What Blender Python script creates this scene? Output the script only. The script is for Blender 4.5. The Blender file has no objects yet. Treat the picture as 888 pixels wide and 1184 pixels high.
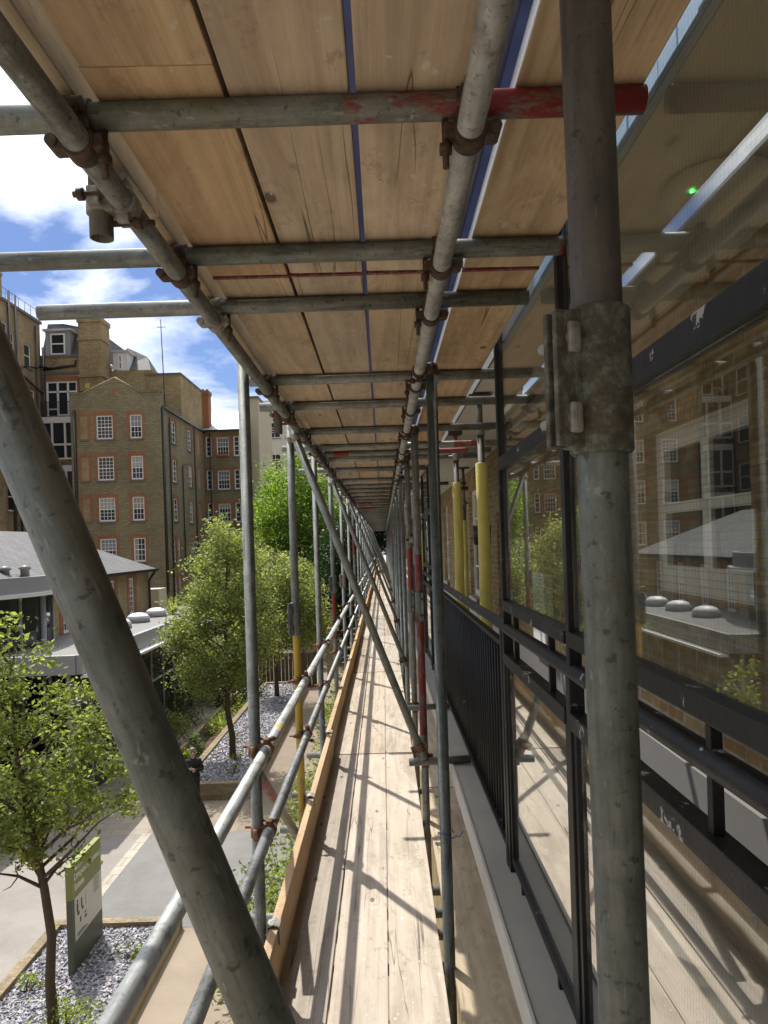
# Scaffold walkway along a brick apartment building, above a courtyard
SKY, SUNE, EXPO = .145, 2.0, 1.58
CLOUD0, CLOUD1 = .42, .59
SKYTINT = (.190, .212, .272, 1)
import bpy, bmesh, math, random
import numpy as np
from mathutils import Vector, Matrix, Quaternion
random.seed(7)
RNG = np.random.default_rng(11)
EYE = 7.5                      # height of the eye above the courtyard; z below is metres above the courtyard
scene = bpy.context.scene
COL = scene.collection
PI = math.pi
ORD = ['first','second','third','fourth','fifth','sixth','seventh','eighth','ninth','tenth','eleventh','twelfth',
       'thirteenth','fourteenth','fifteenth','sixteenth']

# ------------------------------------------------------------------ helpers
def E(x, y, z):
    return Vector((x, y, z + EYE))

def tag(o, label=None, cat=None, group=None, kind=None):
    if label: o['label'] = label
    if cat: o['category'] = cat
    if group: o['group'] = group
    if kind: o['kind'] = kind
    return o

def empty(name, loc, label=None, cat=None, group=None, rz=0):
    o = bpy.data.objects.new(name, None); COL.objects.link(o)
    o.empty_display_size = .1
    o.location = loc; o.rotation_euler = (0, 0, rz)
    return tag(o, label, cat, group)

def mw(o):
    m = o.matrix_basis.copy()
    while o.parent:
        o = o.parent
        m = o.matrix_basis @ m
    return m

def attach(o, parent, world):
    if parent:
        o.parent = parent
        o.matrix_basis = mw(parent).inverted() @ world
    else:
        o.matrix_basis = world
    return o

def box_uv(me):
    uv = me.uv_layers.new(name='UVMap')
    n = len(me.loops)
    co = np.empty(len(me.vertices)*3); me.vertices.foreach_get('co', co); co = co.reshape(-1, 3)
    out = np.empty((n, 2))
    for p in me.polygons:
        nx, ny, nz = map(abs, p.normal)
        for li in p.loop_indices:
            c = co[me.loops[li].vertex_index]
            if nz > .7: out[li] = (c[0], c[1])
            elif nx > ny: out[li] = (c[1], c[2])
            else: out[li] = (c[0], c[2])
    uv.data.foreach_set('uv', out.ravel())

def finish(name, bm, mats, parent=None, smooth=False, uv=True, world=None, recalc=True):
    """links a bmesh built in world coordinates as one object; its origin goes to the parent's origin"""
    if recalc: bmesh.ops.recalc_face_normals(bm, faces=bm.faces)
    me = bpy.data.meshes.new(name)
    bm.to_mesh(me); bm.free()
    if uv: box_uv(me)
    for m in (mats if isinstance(mats, (list, tuple)) else [mats]): me.materials.append(m)
    if smooth is True:
        for p in me.polygons: p.use_smooth = True
    o = bpy.data.objects.new(name, me); COL.objects.link(o)
    if world is not None:
        attach(o, parent, world)
    elif parent:
        me.transform(mw(parent).inverted())
        o.parent = parent
    return o

def raw_mesh(name, verts, faces, mats, smooth=False):
    me = bpy.data.meshes.new(name)
    me.from_pydata([tuple(v) for v in verts], [], faces); me.update()
    for m in (mats if isinstance(mats, (list, tuple)) else [mats]): me.materials.append(m)
    if smooth:
        for p in me.polygons: p.use_smooth = True
    return me

def bx(bm, x0, x1, y0, y1, z0, z1, mi=0, bevel=0):
    vs = [bm.verts.new(c) for c in ((x0,y0,z0),(x1,y0,z0),(x1,y1,z0),(x0,y1,z0),(x0,y0,z1),(x1,y0,z1),(x1,y1,z1),(x0,y1,z1))]
    fs = [bm.faces.new([vs[i] for i in q]) for q in ((3,2,1,0),(4,5,6,7),(0,1,5,4),(1,2,6,5),(2,3,7,6),(3,0,4,7))]
    for f in fs: f.material_index = mi
    if bevel:
        es = list({e for f in fs for e in f.edges})
        bmesh.ops.bevel(bm, geom=es, offset=bevel, segments=2, affect='EDGES', profile=.6)
    return fs

def obx(bm, O, u, n, u0, u1, v0, v1, n0, n1, mi=0):
    """box in a facade frame: origin O, u along the wall, world z up, n out of the wall"""
    O = Vector(O); u = Vector(u); n = Vector(n); k = Vector((0,0,1))
    P = lambda a, b, c: bm.verts.new(O + u*a + k*b + n*c)
    vs = [P(u0,v0,n0),P(u1,v0,n0),P(u1,v0,n1),P(u0,v0,n1),P(u0,v1,n0),P(u1,v1,n0),P(u1,v1,n1),P(u0,v1,n1)]
    for q in ((3,2,1,0),(4,5,6,7),(0,1,5,4),(1,2,6,5),(2,3,7,6),(3,0,4,7)):
        bm.faces.new([vs[i] for i in q]).material_index = mi

def frame_for(d):
    d = Vector(d).normalized()
    a = Vector((0,0,1)) if abs(d.z) < .9 else Vector((1,0,0))
    u = a.cross(d).normalized()
    return u, d.cross(u)

def tube_path(bm, pts, radii, seg=10, cap=True, mi=0):
    rings = []; u = None
    for i, p in enumerate(pts):
        p = Vector(p)
        d = (Vector(pts[min(i+1, len(pts)-1)]) - Vector(pts[max(i-1, 0)])).normalized()
        if u is None: u, v = frame_for(d)
        else:
            u = u - d*u.dot(d)
            u, v = (u.normalized(), d.cross(u.normalized())) if u.length > 1e-4 else frame_for(d)
        r = radii[i] if isinstance(radii, (list, tuple)) else radii
        rings.append([bm.verts.new(p + (u*math.cos(2*PI*k/seg) + v*math.sin(2*PI*k/seg))*r) for k in range(seg)])
    for a, b in zip(rings, rings[1:]):
        for k in range(seg):
            f = bm.faces.new((a[k], a[(k+1) % seg], b[(k+1) % seg], b[k])); f.smooth = True; f.material_index = mi
    if cap:
        f = bm.faces.new(rings[0][::-1]); f.material_index = mi
        f = bm.faces.new(rings[-1]); f.material_index = mi

def lathe(bm, prof, c, seg=16, mi=0):
    """closed profile of (r, z) round a vertical axis through c"""
    c = Vector(c); rings = []
    for r, z in prof:
        rings.append([bm.verts.new(c + Vector((r*math.cos(2*PI*k/seg), r*math.sin(2*PI*k/seg), z))) for k in range(seg)])
    for a, b in zip(rings, rings[1:]):
        for k in range(seg):
            f = bm.faces.new((a[k], a[(k+1) % seg], b[(k+1) % seg], b[k])); f.smooth = True; f.material_index = mi
    for rg, rev in ((rings[0], True), (rings[-1], False)):
        if prof[0 if rev else -1][0] > 1e-4:
            bm.faces.new(rg[::-1] if rev else rg).material_index = mi

# ------------------------------------------------------------------ materials
class NT:
    def __init__(s, name):
        s.m = bpy.data.materials.new(name); s.m.use_nodes = True
        s.t = s.m.node_tree; s.t.nodes.clear()
        s.out = s.t.nodes.new('ShaderNodeOutputMaterial')
    def n(s, kind, inp=None, **at):
        nd = s.t.nodes.new(kind)
        for k, v in at.items(): setattr(nd, k, v)
        for k, v in (inp or {}).items():
            sk = nd.inputs[k]
            if isinstance(v, bpy.types.NodeSocket): s.t.links.new(v, sk)
            else: sk.default_value = v
        return nd
    def math(s, op, a, b=0., c=0.):
        return s.n('ShaderNodeMath', {0: a, 1: b, 2: c}, operation=op).outputs[0]
    def ramp(s, fac, stops, interp='LINEAR'):
        nd = s.n('ShaderNodeValToRGB', {'Fac': fac}); r = nd.color_ramp; r.interpolation = interp
        while len(r.elements) > 1: r.elements.remove(r.elements[-1])
        for i, (p, c) in enumerate(stops):
            e = r.elements[0] if i == 0 else r.elements.new(p)
            e.position = p; e.color = (*c, 1) if len(c) == 3 else c
        return nd.outputs['Color']
    def mix(s, fac, a, b, blend='MIX'):
        nd = s.n('ShaderNodeMix', data_type='RGBA', blend_type=blend)
        for i, v in ((0, fac), (6, a), (7, b)):
            if isinstance(v, bpy.types.NodeSocket): s.t.links.new(v, nd.inputs[i])
            else: nd.inputs[i].default_value = v if i == 0 else (*v, 1) if len(v) == 3 else v
        return nd.outputs[2]
    def noise(s, vec, scale, detail=4, rough=.55, dist=0.):
        return s.n('ShaderNodeTexNoise', {'Vector': vec, 'Scale': scale, 'Detail': detail, 'Roughness': rough, 'Distortion': dist}).outputs['Fac']
    def obj(s, scale=(1,1,1), jitter=True):
        v = s.n('ShaderNodeTexCoord').outputs['Object']
        if jitter:
            r = s.n('ShaderNodeObjectInfo').outputs['Random']
            off = s.n('ShaderNodeCombineXYZ', {0: s.math('MULTIPLY', r, 37.), 1: s.math('MULTIPLY', r, 91.), 2: s.math('MULTIPLY', r, 17.)}).outputs[0]
            v = s.n('ShaderNodeVectorMath', {0: v, 1: off}, operation='ADD').outputs[0]
        return s.n('ShaderNodeMapping', {'Vector': v, 'Scale': scale}).outputs[0]
    def bump(s, h, strength=.3, dist=.01, normal=None):
        i = {'Height': h, 'Strength': strength, 'Distance': dist}
        if normal: i['Normal'] = normal
        return s.n('ShaderNodeBump', i).outputs[0]
    def done(s, color, rough=.6, metal=0., normal=None, spec=.5, extra=None):
        i = {'Base Color': color if isinstance(color, bpy.types.NodeSocket) else (*color, 1), 'Roughness': rough, 'Metallic': metal, 'Specular IOR Level': spec}
        if normal: i['Normal'] = normal
        if extra: i.update(extra)
        b = s.n('ShaderNodeBsdfPrincipled', i)
        s.t.links.new(b.outputs[0], s.out.inputs[0])
        return s.m

def m_plain(name, c, rough=.6, metal=0., var=.25, scale=6., bump=.15):
    n = NT(name); v = n.obj()
    f = n.noise(v, scale, 6)
    col = n.mix(f, tuple(x*(1-var) for x in c), tuple(min(1, x*(1+var)) for x in c))
    return n.done(col, rough, metal, n.bump(n.noise(v, scale*6, 3), bump, .004))

def m_galv(name, a=(.115,.125,.113), b=(.30,.315,.295), paint=None, metal=.35, rough=.5):
    """weathered galvanised tube; local z runs along the tube"""
    n = NT(name); v = n.obj(); vs = n.obj((1,1,.12))
    big = n.noise(v, 13.0, 9, .72, .5); streak = n.noise(vs, 85, 5, .65); fine = n.noise(v, 170, 3)
    f = n.math('ADD', n.math('MULTIPLY', big, .55), n.math('MULTIPLY', streak, .45))
    col = n.ramp(f, [(.36, a), (.5, tuple((x+y)/2 for x, y in zip(a, b))), (.64, b)])
    col = n.mix(n.ramp(n.noise(v, 7, 6, .7), [(.52, (0,0,0)), (.66, (.75,.75,.75))]), col, (.12,.115,.085))
    col = n.mix(n.ramp(n.noise(vs, 34, 6, .7), [(.56, (0,0,0)), (.66, (.7,.7,.7))]), col, tuple(x*.45 for x in a))
    col = n.mix(n.ramp(n.noise(v, 22, 4), [(.69, (0,0,0)), (.73, (.35,.35,.35))]), col, (.5,.5,.47))
    col = n.mix(n.ramp(n.noise(v, 75, 3, .6), [(.60, (0,0,0)), (.68, (.7,.7,.7))]), col, tuple(x*.5 for x in a))
    col = n.mix(n.ramp(n.noise(n.obj((1,1,.25)), 130, 2, .5), [(.66, (0,0,0)), (.72, (.45,.45,.45))]), col, tuple(min(.6, x*1.35) for x in b))
    rnd = n.n('ShaderNodeObjectInfo').outputs['Random']
    if paint:
        lo = .40 if name.startswith('worn') else .51
        wear = n.ramp(n.noise(n.obj((1,1,.35)), 26, 7, .72), [(lo, (0,0,0)), (lo+.09, (.9,.9,.9))])
        col = n.mix(wear, n.mix(n.noise(v, 9, 4), tuple(x*.6 for x in paint), paint), col)
        metal = .05
    col = n.n('ShaderNodeHueSaturation', {'Color': col, 'Value': n.math('ADD', .82, n.math('MULTIPLY', rnd, .36))}).outputs[0]
    rg = n.math('ADD', rough-.08, n.math('MULTIPLY', fine, .22))
    return n.done(col, rg, metal, n.bump(n.math('ADD', fine, n.math('MULTIPLY', streak, .6)), .22, .002))

def m_rust(name, a, b, c, metal=.3):
    n = NT(name); v = n.obj()
    f = n.noise(v, 46, 8, .74)
    col = n.ramp(f, [(.3, a), (.5, b), (.70, c)])
    return n.done(col, .75, metal, n.bump(n.noise(v, 120, 4), .5, .003))

def m_wood(name, dark, mid, light, knots=True, grime=.4):
    """softwood scaffold board; local y runs along the board"""
    n = NT(name)
    v = n.obj()
    sc = lambda s: n.n('ShaderNodeMapping', {'Vector': v, 'Scale': s}).outputs[0]
    knot_v = sc((5.2, 2.7, 5.2))
    vor = n.n('ShaderNodeTexVoronoi', {'Vector': knot_v, 'Scale': 1., 'Randomness': 1.}, feature='F1').outputs['Distance']
    near = n.ramp(vor, [(.0, (1,1,1)), (.30, (0,0,0))])
    warp = n.noise(sc((2.2, .30, 2.2)), 1.6, 3, .5)
    gx = n.n('ShaderNodeSeparateXYZ', {0: v}).outputs[0]
    ring_in = n.math('ADD', n.math('MULTIPLY', gx, 6.0), n.math('ADD', n.math('MULTIPLY', warp, 3.2), n.math('MULTIPLY', near, 1.1)))
    ring = n.math('PINGPONG', n.math('MULTIPLY', ring_in, 2.3), .5)
    ring = n.math('MULTIPLY', ring, 2.)
    fib = n.noise(sc((170, 1.6, 170)), 1., 6, .72)
    fib2 = n.noise(sc((42, .7, 42)), 1., 4, .6)
    blot = n.noise(sc((3.0, 1.4, 3.0)), 1., 6, .65)
    g = n.math('ADD', n.math('MULTIPLY', ring, .13), n.math('ADD', n.math('MULTIPLY', fib, .42), n.math('MULTIPLY', fib2, .47)))
    col = n.ramp(g, [(.24, dark), (.50, mid), (.76, light)])
    col = n.mix(n.ramp(blot, [(.42, (0,0,0)), (.70, (grime,)*3)]), col, tuple(x*.45 for x in mid))
    sm = n.ramp(n.noise(sc((5, .9, 5)), 1., 8, .72, .8), [(.47, (0,0,0)), (.66, (.62,.62,.62))])
    col = n.mix(sm, col, (mid[0]*.52, mid[1]*.47, mid[2]*.44))
    st = n.ramp(n.noise(sc((14, 9, 14)), 1., 6, .75), [(.57, (0,0,0)), (.66, (.5,.5,.5))])
    col = n.mix(st, col, (mid[0]*.42, mid[1]*.36, mid[2]*.32))
    # long checks in the wood
    crack_n = n.noise(sc((9, .22, 9)), 1., 3, .5)
    crack = n.ramp(n.math('ABSOLUTE', n.math('SUBTRACT', crack_n, .54)), [(.0, (1,1,1)), (.005, (0,0,0))])
    gate = n.ramp(n.noise(sc((1.1, .8, 1.1)), 1., 2), [(.47, (0,0,0)), (.53, (1,1,1))])
    crack = n.math('MULTIPLY', crack, gate)
    col = n.mix(n.math('MULTIPLY', crack, .8), col, (.045,.032,.022))
    if knots:
        kk = n.ramp(vor, [(.055, (1,1,1)), (.085, (0,0,0))])
        kg = n.ramp(n.noise(sc((.9, .4, .9)), 1.3, 1), [(.36, (0,0,0)), (.42, (1,1,1))])
        col = n.mix(n.math('MULTIPLY', n.math('MULTIPLY', kk, kg), .8), col, (.085,.055,.035))
    # paint flecks and dried splashes
    fl = n.ramp(n.noise(sc((30, 22, 30)), 1., 2), [(.70, (0,0,0)), (.725, (.6,.6,.6))])
    col = n.mix(fl, col, (.55,.52,.46))
    rnd = n.n('ShaderNodeObjectInfo').outputs['Random']
    col = n.n('ShaderNodeHueSaturation', {'Color': col, 'Hue': n.math('ADD', .492, n.math('MULTIPLY', rnd, .016)),
            'Saturation': n.math('SUBTRACT', 1.08, n.math('MULTIPLY', n.math('FRACT', n.math('MULTIPLY', rnd, 7.3)), .35)),
            'Value': n.math('ADD', .84, n.math('MULTIPLY', n.math('FRACT', n.math('MULTIPLY', rnd, 3.7)), .3))}).outputs[0]
    h = n.math('SUBTRACT', n.math('ADD', n.math('MULTIPLY', fib, .6), n.math('MULTIPLY', fib2, .5)), n.math('MULTIPLY', crack, 1.5))
    return n.done(col, .78, 0., n.bump(h, .35, .003), .25)

def m_brick(name, c1, c2, mortar, scale=1., dirt=(.05,.05,.04), dirt_amt=.6, msize=.011):
    n = NT(name)
    uv = n.n('ShaderNodeUVMap').outputs[0]
    uvs = n.n('ShaderNodeMapping', {'Vector': uv, 'Scale': (1/scale,)*3}).outputs[0]
    br = n.n('ShaderNodeTexBrick', {'Vector': uvs, 'Color1': (*c1,1), 'Color2': (*c2,1), 'Mortar': (*mortar,1), 'Scale': 1., 'Mortar Size': msize,
             'Mortar Smooth': .2, 'Bias': 0., 'Brick Width': .225, 'Row Height': .075}, offset=.5)
    v = n.n('ShaderNodeTexCoord').outputs['Object']
    stain = n.noise(n.n('ShaderNodeMapping', {'Vector': v, 'Scale': (1,1,.55)}).outputs[0], .55, 7, .65)
    col = n.mix(n.ramp(n.noise(v, 11, 5, .7), [(.38, (.55,.55,.55)), (.62, (0,0,0))]), br.outputs['Color'], tuple(x*.5 for x in c1))
    col = n.mix(n.ramp(n.noise(v, 17, 3, .7), [(.60, (0,0,0)), (.70, (.4,.4,.4))]), col, tuple(min(1, x*1.5) for x in c2))
    col = n.mix(n.ramp(stain, [(.40, (0,0,0)), (.72, (dirt_amt,)*3)]), col, dirt)
    return n.done(col, .88, 0., n.bump(n.math('ADD', n.math('MULTIPLY', br.outputs['Fac'], -1.), n.math('MULTIPLY', n.noise(v, 60, 3), .5)), .5, .008), .2)

def m_roof(name, c, rowh=.22, w=.32, metal=0., rough=.6):
    n = NT(name)
    uv = n.n('ShaderNodeUVMap').outputs[0]
    br = n.n('ShaderNodeTexBrick', {'Vector': uv, 'Color1': (*[x*.8 for x in c],1), 'Color2': (*[x*1.25 for x in c],1), 'Mortar': (*[x*.4 for x in c],1), 'Scale': 1.,
             'Mortar Size': .012, 'Brick Width': w, 'Row Height': rowh}, offset=.5)
    v = n.n('ShaderNodeTexCoord').outputs['Object']
    col = n.mix(n.ramp(n.noise(v, .8, 6, .7), [(.45, (0,0,0)), (.7, (.5,.5,.5))]), br.outputs['Color'], tuple(x*.5 for x in c))
    return n.done(col, rough, metal, n.bump(n.math('MULTIPLY', br.outputs['Fac'], -1.), .4, .01), .4)

def m_leaf(name, a, b, trans=.6):
    n = NT(name)
    r = n.n('ShaderNodeNewGeometry').outputs['Random Per Island']
    col = n.ramp(r, [(0., a), (.55, tuple((x+y)/2 for x, y in zip(a, b))), (1., b)])
    d = n.n('ShaderNodeBsdfPrincipled', {'Base Color': col, 'Roughness': .42, 'Specular IOR Level': .45})
    tc = n.mix(1., col, (1.5,1.55,.65), 'MULTIPLY')
    tr = n.n('ShaderNodeBsdfTranslucent', {'Color': tc})
    mx = n.n('ShaderNodeMixShader', {0: trans, 1: d.outputs[0], 2: tr.outputs[0]})
    n.t.links.new(mx.outputs[0], n.out.inputs[0])
    return n.m

def m_glass(name, wire=True, ior=1.7, tint=(.86,.90,.86)):
    n = NT(name)
    g = n.n('ShaderNodeNewGeometry')
    c = n.math('ABSOLUTE', n.n('ShaderNodeVectorMath', {0: g.outputs['Normal'], 1: g.outputs['Incoming']}, operation='DOT_PRODUCT').outputs['Value'])
    r0 = ((ior-1)/(ior+1))**2
    fr = n.math('MULTIPLY_ADD', n.math('POWER', n.math('SUBTRACT', 1., c), 5.), 1-r0, r0)
    nrm = n.bump(n.noise(n.obj((1,1,1)), 1.4, 1), .006, .05)
    gl = n.n('ShaderNodeBsdfGlossy', {'Color': (.95,.96,.95,1), 'Roughness': .004, 'Normal': nrm})
    tr = n.n('ShaderNodeBsdfTransparent', {'Color': (*tint,1)})
    mx = n.n('ShaderNodeMixShader', {0: fr, 1: tr.outputs[0], 2: gl.outputs[0]})
    last = mx.outputs[0]
    if wire:
        uv = n.n('ShaderNodeUVMap').outputs[0]
        s = n.n('ShaderNodeSeparateXYZ', {0: uv})
        w = []
        for k in (0, 1):
            f = n.math('FRACT', n.math('MULTIPLY', s.outputs[k], 1/.0127))
            w.append(n.math('LESS_THAN', f, .05))
        wf = n.math('MULTIPLY', n.math('MAXIMUM', w[0], w[1]), .34)
        wd = n.n('ShaderNodeBsdfDiffuse', {'Color': (.06,.06,.055,1)})
        mx2 = n.n('ShaderNodeMixShader', {0: wf, 1: last, 2: wd.outputs[0]})
        last = mx2.outputs[0]
    # a film of dust and streaks lying on the panes
    v = n.obj((1,1,.35))
    df = n.ramp(n.noise(v, 5, 6, .7), [(.45, (.01,.01,.01)), (.8, (.06,.06,.06))])
    dd = n.n('ShaderNodeBsdfDiffuse', {'Color': (.35,.34,.30,1)})
    mx3 = n.n('ShaderNodeMixShader', {0: df, 1: last, 2: dd.outputs[0]})
    n.t.links.new(mx3.outputs[0], n.out.inputs[0])
    return n.m

def m_black(name, chip=.5, lo=.67):
    n = NT(name); v = n.obj()
    f = n.noise(v, 9, 7, .72)
    col = n.mix(n.noise(v, 30, 4), (.006,.0063,.007), (.016,.0165,.018))
    col = n.mix(n.ramp(n.noise(v, 4, 5, .6), [(.5, (0,0,0)), (.75, (.5,.5,.5))]), col, (.04,.039,.038))
    col = n.mix(n.ramp(f, [(lo, (0,0,0)), (lo+.012, (chip,)*3)]), col, (.42,.43,.42))
    return n.done(col, .45, 0., n.bump(n.math('ADD', n.noise(v, 60, 4), n.math('MULTIPLY', f, 2.)), .3, .003), .3)

MAT = {}
MAT['galv'] = m_galv('galvanised_steel')
MAT['galv_pale'] = m_galv('pale_galvanised_steel', (.27,.28,.27), (.50,.51,.50))
MAT['galv_dark'] = m_galv('dull_galvanised_steel', (.075,.088,.078), (.21,.23,.21))
MAT['galv_brown'] = m_galv('dirty_brown_steel', (.075,.07,.062), (.15,.14,.125), rough=.6)
MAT['red'] = m_galv('red_painted_tube', (.075,.088,.078), (.21,.23,.21), paint=(.25,.030,.028))
MAT['red_worn'] = m_galv('worn_red_tube', (.075,.088,.078), (.21,.23,.21), paint=(.20,.035,.032))
MAT['yellow'] = m_galv('yellow_painted_tube', paint=(.60,.42,.05))
MAT['rust'] = m_rust('rusty_coupler', (.05,.028,.018), (.17,.085,.045), (.30,.20,.14))
MAT['darkrust'] = m_rust('dark_rusty_coupler', (.025,.018,.013), (.075,.05,.035), (.14,.10,.07))
MAT['zinc'] = m_rust('zinc_coupler', (.16,.15,.13), (.32,.31,.28), (.45,.44,.40), .6)
MAT['verdigris'] = m_rust('corroded_sleeve', (.040,.037,.028), (.10,.095,.072), (.22,.27,.235))
MAT['deck'] = m_wood('deck_board_wood', (.31,.25,.185), (.44,.37,.285), (.53,.46,.37), grime=.2)
MAT['soffit_board'] = m_wood('upper_board_wood', (.33,.24,.15), (.54,.405,.255), (.66,.515,.345), grime=.4)
MAT['grey_board'] = m_wood('grey_weathered_board', (.34,.265,.18), (.50,.40,.275), (.61,.51,.37), grime=.45)
MAT['toe'] = m_wood('toe_board_wood', (.30,.17,.075), (.50,.31,.145), (.60,.42,.23), grime=.25)
MAT['ply'] = m_wood('plywood', (.46,.41,.28), (.62,.56,.41), (.72,.66,.50), knots=True, grime=.35)
MAT['band'] = m_rust('board_end_band', (.10,.03,.025), (.20,.05,.04), (.30,.27,.25))
MAT['black'] = m_black('black_paint')
MAT['black_worn'] = m_black('worn_black_paint', .85, .625)
MAT['black_peeled'] = m_black('peeling_black_paint', .8, .60)
MAT['wired'] = m_glass('wired_glass', True, 2.2, (.86,.87,.82))
MAT['wired_up'] = m_glass('clear_wired_glass', True, 2.2, (.86,.87,.82))
MAT['wired_low'] = m_glass('grimy_wired_glass', True, 4.6, (.90,.90,.86))
MAT['painted_edge'] = m_plain('white_painted_edge', (.82,.83,.84), .7, 0, .12)
MAT['brick_stock'] = m_brick('yellow_stock_brick', (.42,.30,.14), (.56,.42,.22), (.38,.34,.26), dirt=(.06,.055,.045), dirt_amt=.55)
MAT['brick_near'] = m_brick('near_stock_brick', (.33,.215,.085), (.52,.38,.19), (.47,.43,.35), .811, dirt=(.12,.09,.05), dirt_amt=.3, msize=.012)
MAT['brick_dark'] = m_brick('sooty_stock_brick', (.31,.26,.142), (.44,.38,.225), (.22,.20,.145), 1.75, dirt=(.10,.085,.055), dirt_amt=.5, msize=.014)
MAT['brick_old'] = m_brick('old_yellow_brick', (.46,.34,.165), (.62,.475,.255), (.30,.26,.18), 1.6, dirt=(.06,.05,.035), dirt_amt=.6)
MAT['brick_red'] = m_brick('orange_red_brick', (.39,.175,.095), (.48,.235,.125), (.30,.18,.11), dirt=(.12,.06,.04), dirt_amt=.35)
MAT['slate'] = m_roof('grey_slate', (.125,.122,.12))
MAT['lead'] = m_roof('pale_lead_and_lit_slate', (.50,.51,.52), 2., 1.1, .1, .45)
MAT['slate_dark'] = m_roof('dark_slate', (.075,.075,.08))
MAT['white'] = m_plain('white_paint', (.74,.74,.72), .5, 0, .06)
MAT['pipe'] = m_plain('black_pipe', (.02,.02,.022), .4)
MAT['concrete'] = m_plain('grey_concrete', (.34,.315,.27), .85, 0, .22, 5)
MAT['felt'] = m_plain('roof_felt', (.20,.195,.185), .9, 0, .3, 2)
MAT['dome'] = m_plain('dome_plastic', (.72,.72,.71), .45, 0, .06)
MAT['concrete_pale'] = m_plain('pale_concrete', (.46,.44,.39), .85, 0, .15, 5)
MAT['render'] = m_plain('cream_render', (.62,.60,.54), .85, 0, .08, 2)
MAT['beige'] = m_plain('beige_render', (.50,.45,.34), .85, 0, .12, 2)
MAT['greypaint'] = m_plain('grey_wall_paint', (.17,.165,.16), .7, 0, .1, 3)
MAT['soffit'] = m_plain('soffit_paint', (.62,.62,.56), .8, 0, .1, 1.5)
MAT['foam'] = m_plain('yellow_foam', (.52,.47,.13), .75, 0, .28, 9, .5)
MAT['lampwhite'] = m_plain('lamp_plastic', (.66,.66,.62), .4, 0, .03)
MAT['bark'] = m_plain('bark', (.085,.062,.042), .9, 0, .45, 14, .6)
MAT['timber'] = m_plain('edging_timber', (.36,.29,.19), .85, 0, .25, 7)
MAT['edging'] = m_brick('edging_brick', (.27,.20,.12), (.38,.30,.19), (.25,.22,.17), dirt=(.07,.06,.04), dirt_amt=.6)
MAT['greyfascia'] = m_plain('grey_fascia', (.30,.31,.33), .5, 0, .08)
MAT['sash'] = m_plain('white_sash', (.88,.88,.86), .4, 0, .03)
MAT['sill'] = m_plain('stone_sill', (.16,.15,.14), .8)

def m_pane(name, c, rough=.04):
    n = NT(name); r = n.n('ShaderNodeObjectInfo').outputs['Random']
    col = n.ramp(r, [(0, c), (.55, tuple(x*1.3 for x in c)), (.6, (.06,.062,.066)), (.75, (.075,.07,.06)), (.80, c)], 'CONSTANT')
    return n.done(col, rough, 0, None, .3)
def m_blind():
    n = NT('window_blind'); r = n.n('ShaderNodeObjectInfo').outputs['Random']
    return n.done(n.ramp(r, [(0, (.40,.38,.33)), (.35, (.22,.24,.27)), (.65, (.34,.28,.19)), (.85, (.14,.16,.19))], 'CONSTANT'), .35)
MAT['blind'] = m_blind()
MAT['pane'] = m_pane('window_pane', (.030,.034,.038))
# ------------------------------------------------------------------ scaffold tubes, couplers, boards
R = .02415
ZD, ZC, ZT, ZL = -1.81, .80, .7757, .7275        # deck top, upper boards' underside, transom axis, ledger axis (all from the eye)
XL, XR, XSL, XSR = -.517, .177, -.565, .2255     # ledgers and standards

def tube(name, p0, p1, mats, bands=None, r=R, parent=None, label=None, cat='scaffold tube', group=None, hollow=True, seg=20):
    p0 = Vector(p0); p1 = Vector(p1); d = p1 - p0; L = d.length
    zs = [0.] + [b[0] for b in (bands or []) if 0 < b[0] < L] + [L]
    mi_of = lambda z: max([0] + [b[1] for b in (bands or []) if b[0] <= z + 1e-6])
    if bands: mi_of = lambda z: ([b[1] for b in bands if b[0] <= z + 1e-6] or [0])[-1]
    bm = bmesh.new(); rings = []
    ring = lambda rr, z: [bm.verts.new((rr*math.cos(2*PI*k/seg), rr*math.sin(2*PI*k/seg), z)) for k in range(seg)]
    rings = [ring(r, z) for z in zs]
    def strip(a, b, mi):
        for k in range(seg):
            f = bm.faces.new((a[k], a[(k+1) % seg], b[(k+1) % seg], b[k])); f.smooth = True; f.material_index = mi
    for i in range(len(zs)-1): strip(rings[i], rings[i+1], mi_of(zs[i]))
    for rg, z, s in ((rings[0], 0., 1), (rings[-1], L, -1)):
        mi = mi_of(0 if s > 0 else L - 1e-3)
        if hollow:
            i1 = ring(r-.0035, z); i2 = ring(r-.0035, z + s*min(.09, L*.3))
            a, b, c = (i1, rg, i2)
            if s > 0: strip(a, b, mi); strip(i2, i1, mi); bm.faces.new(i2[::-1]).material_index = mi
            else: strip(b, a, mi); strip(i1, i2, mi); bm.faces.new(i2).material_index = mi
        else:
            bm.faces.new(rg[::-1] if s > 0 else rg).material_index = mi
    M = Matrix.Translation(p0) @ Vector((0,0,1)).rotation_difference(d.normalized()).to_matrix().to_4x4()
    o = finish(name, bm, mats, parent, uv=False, world=M, recalc=False)
    if not parent: tag(o, label, cat, group)
    return o

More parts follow.
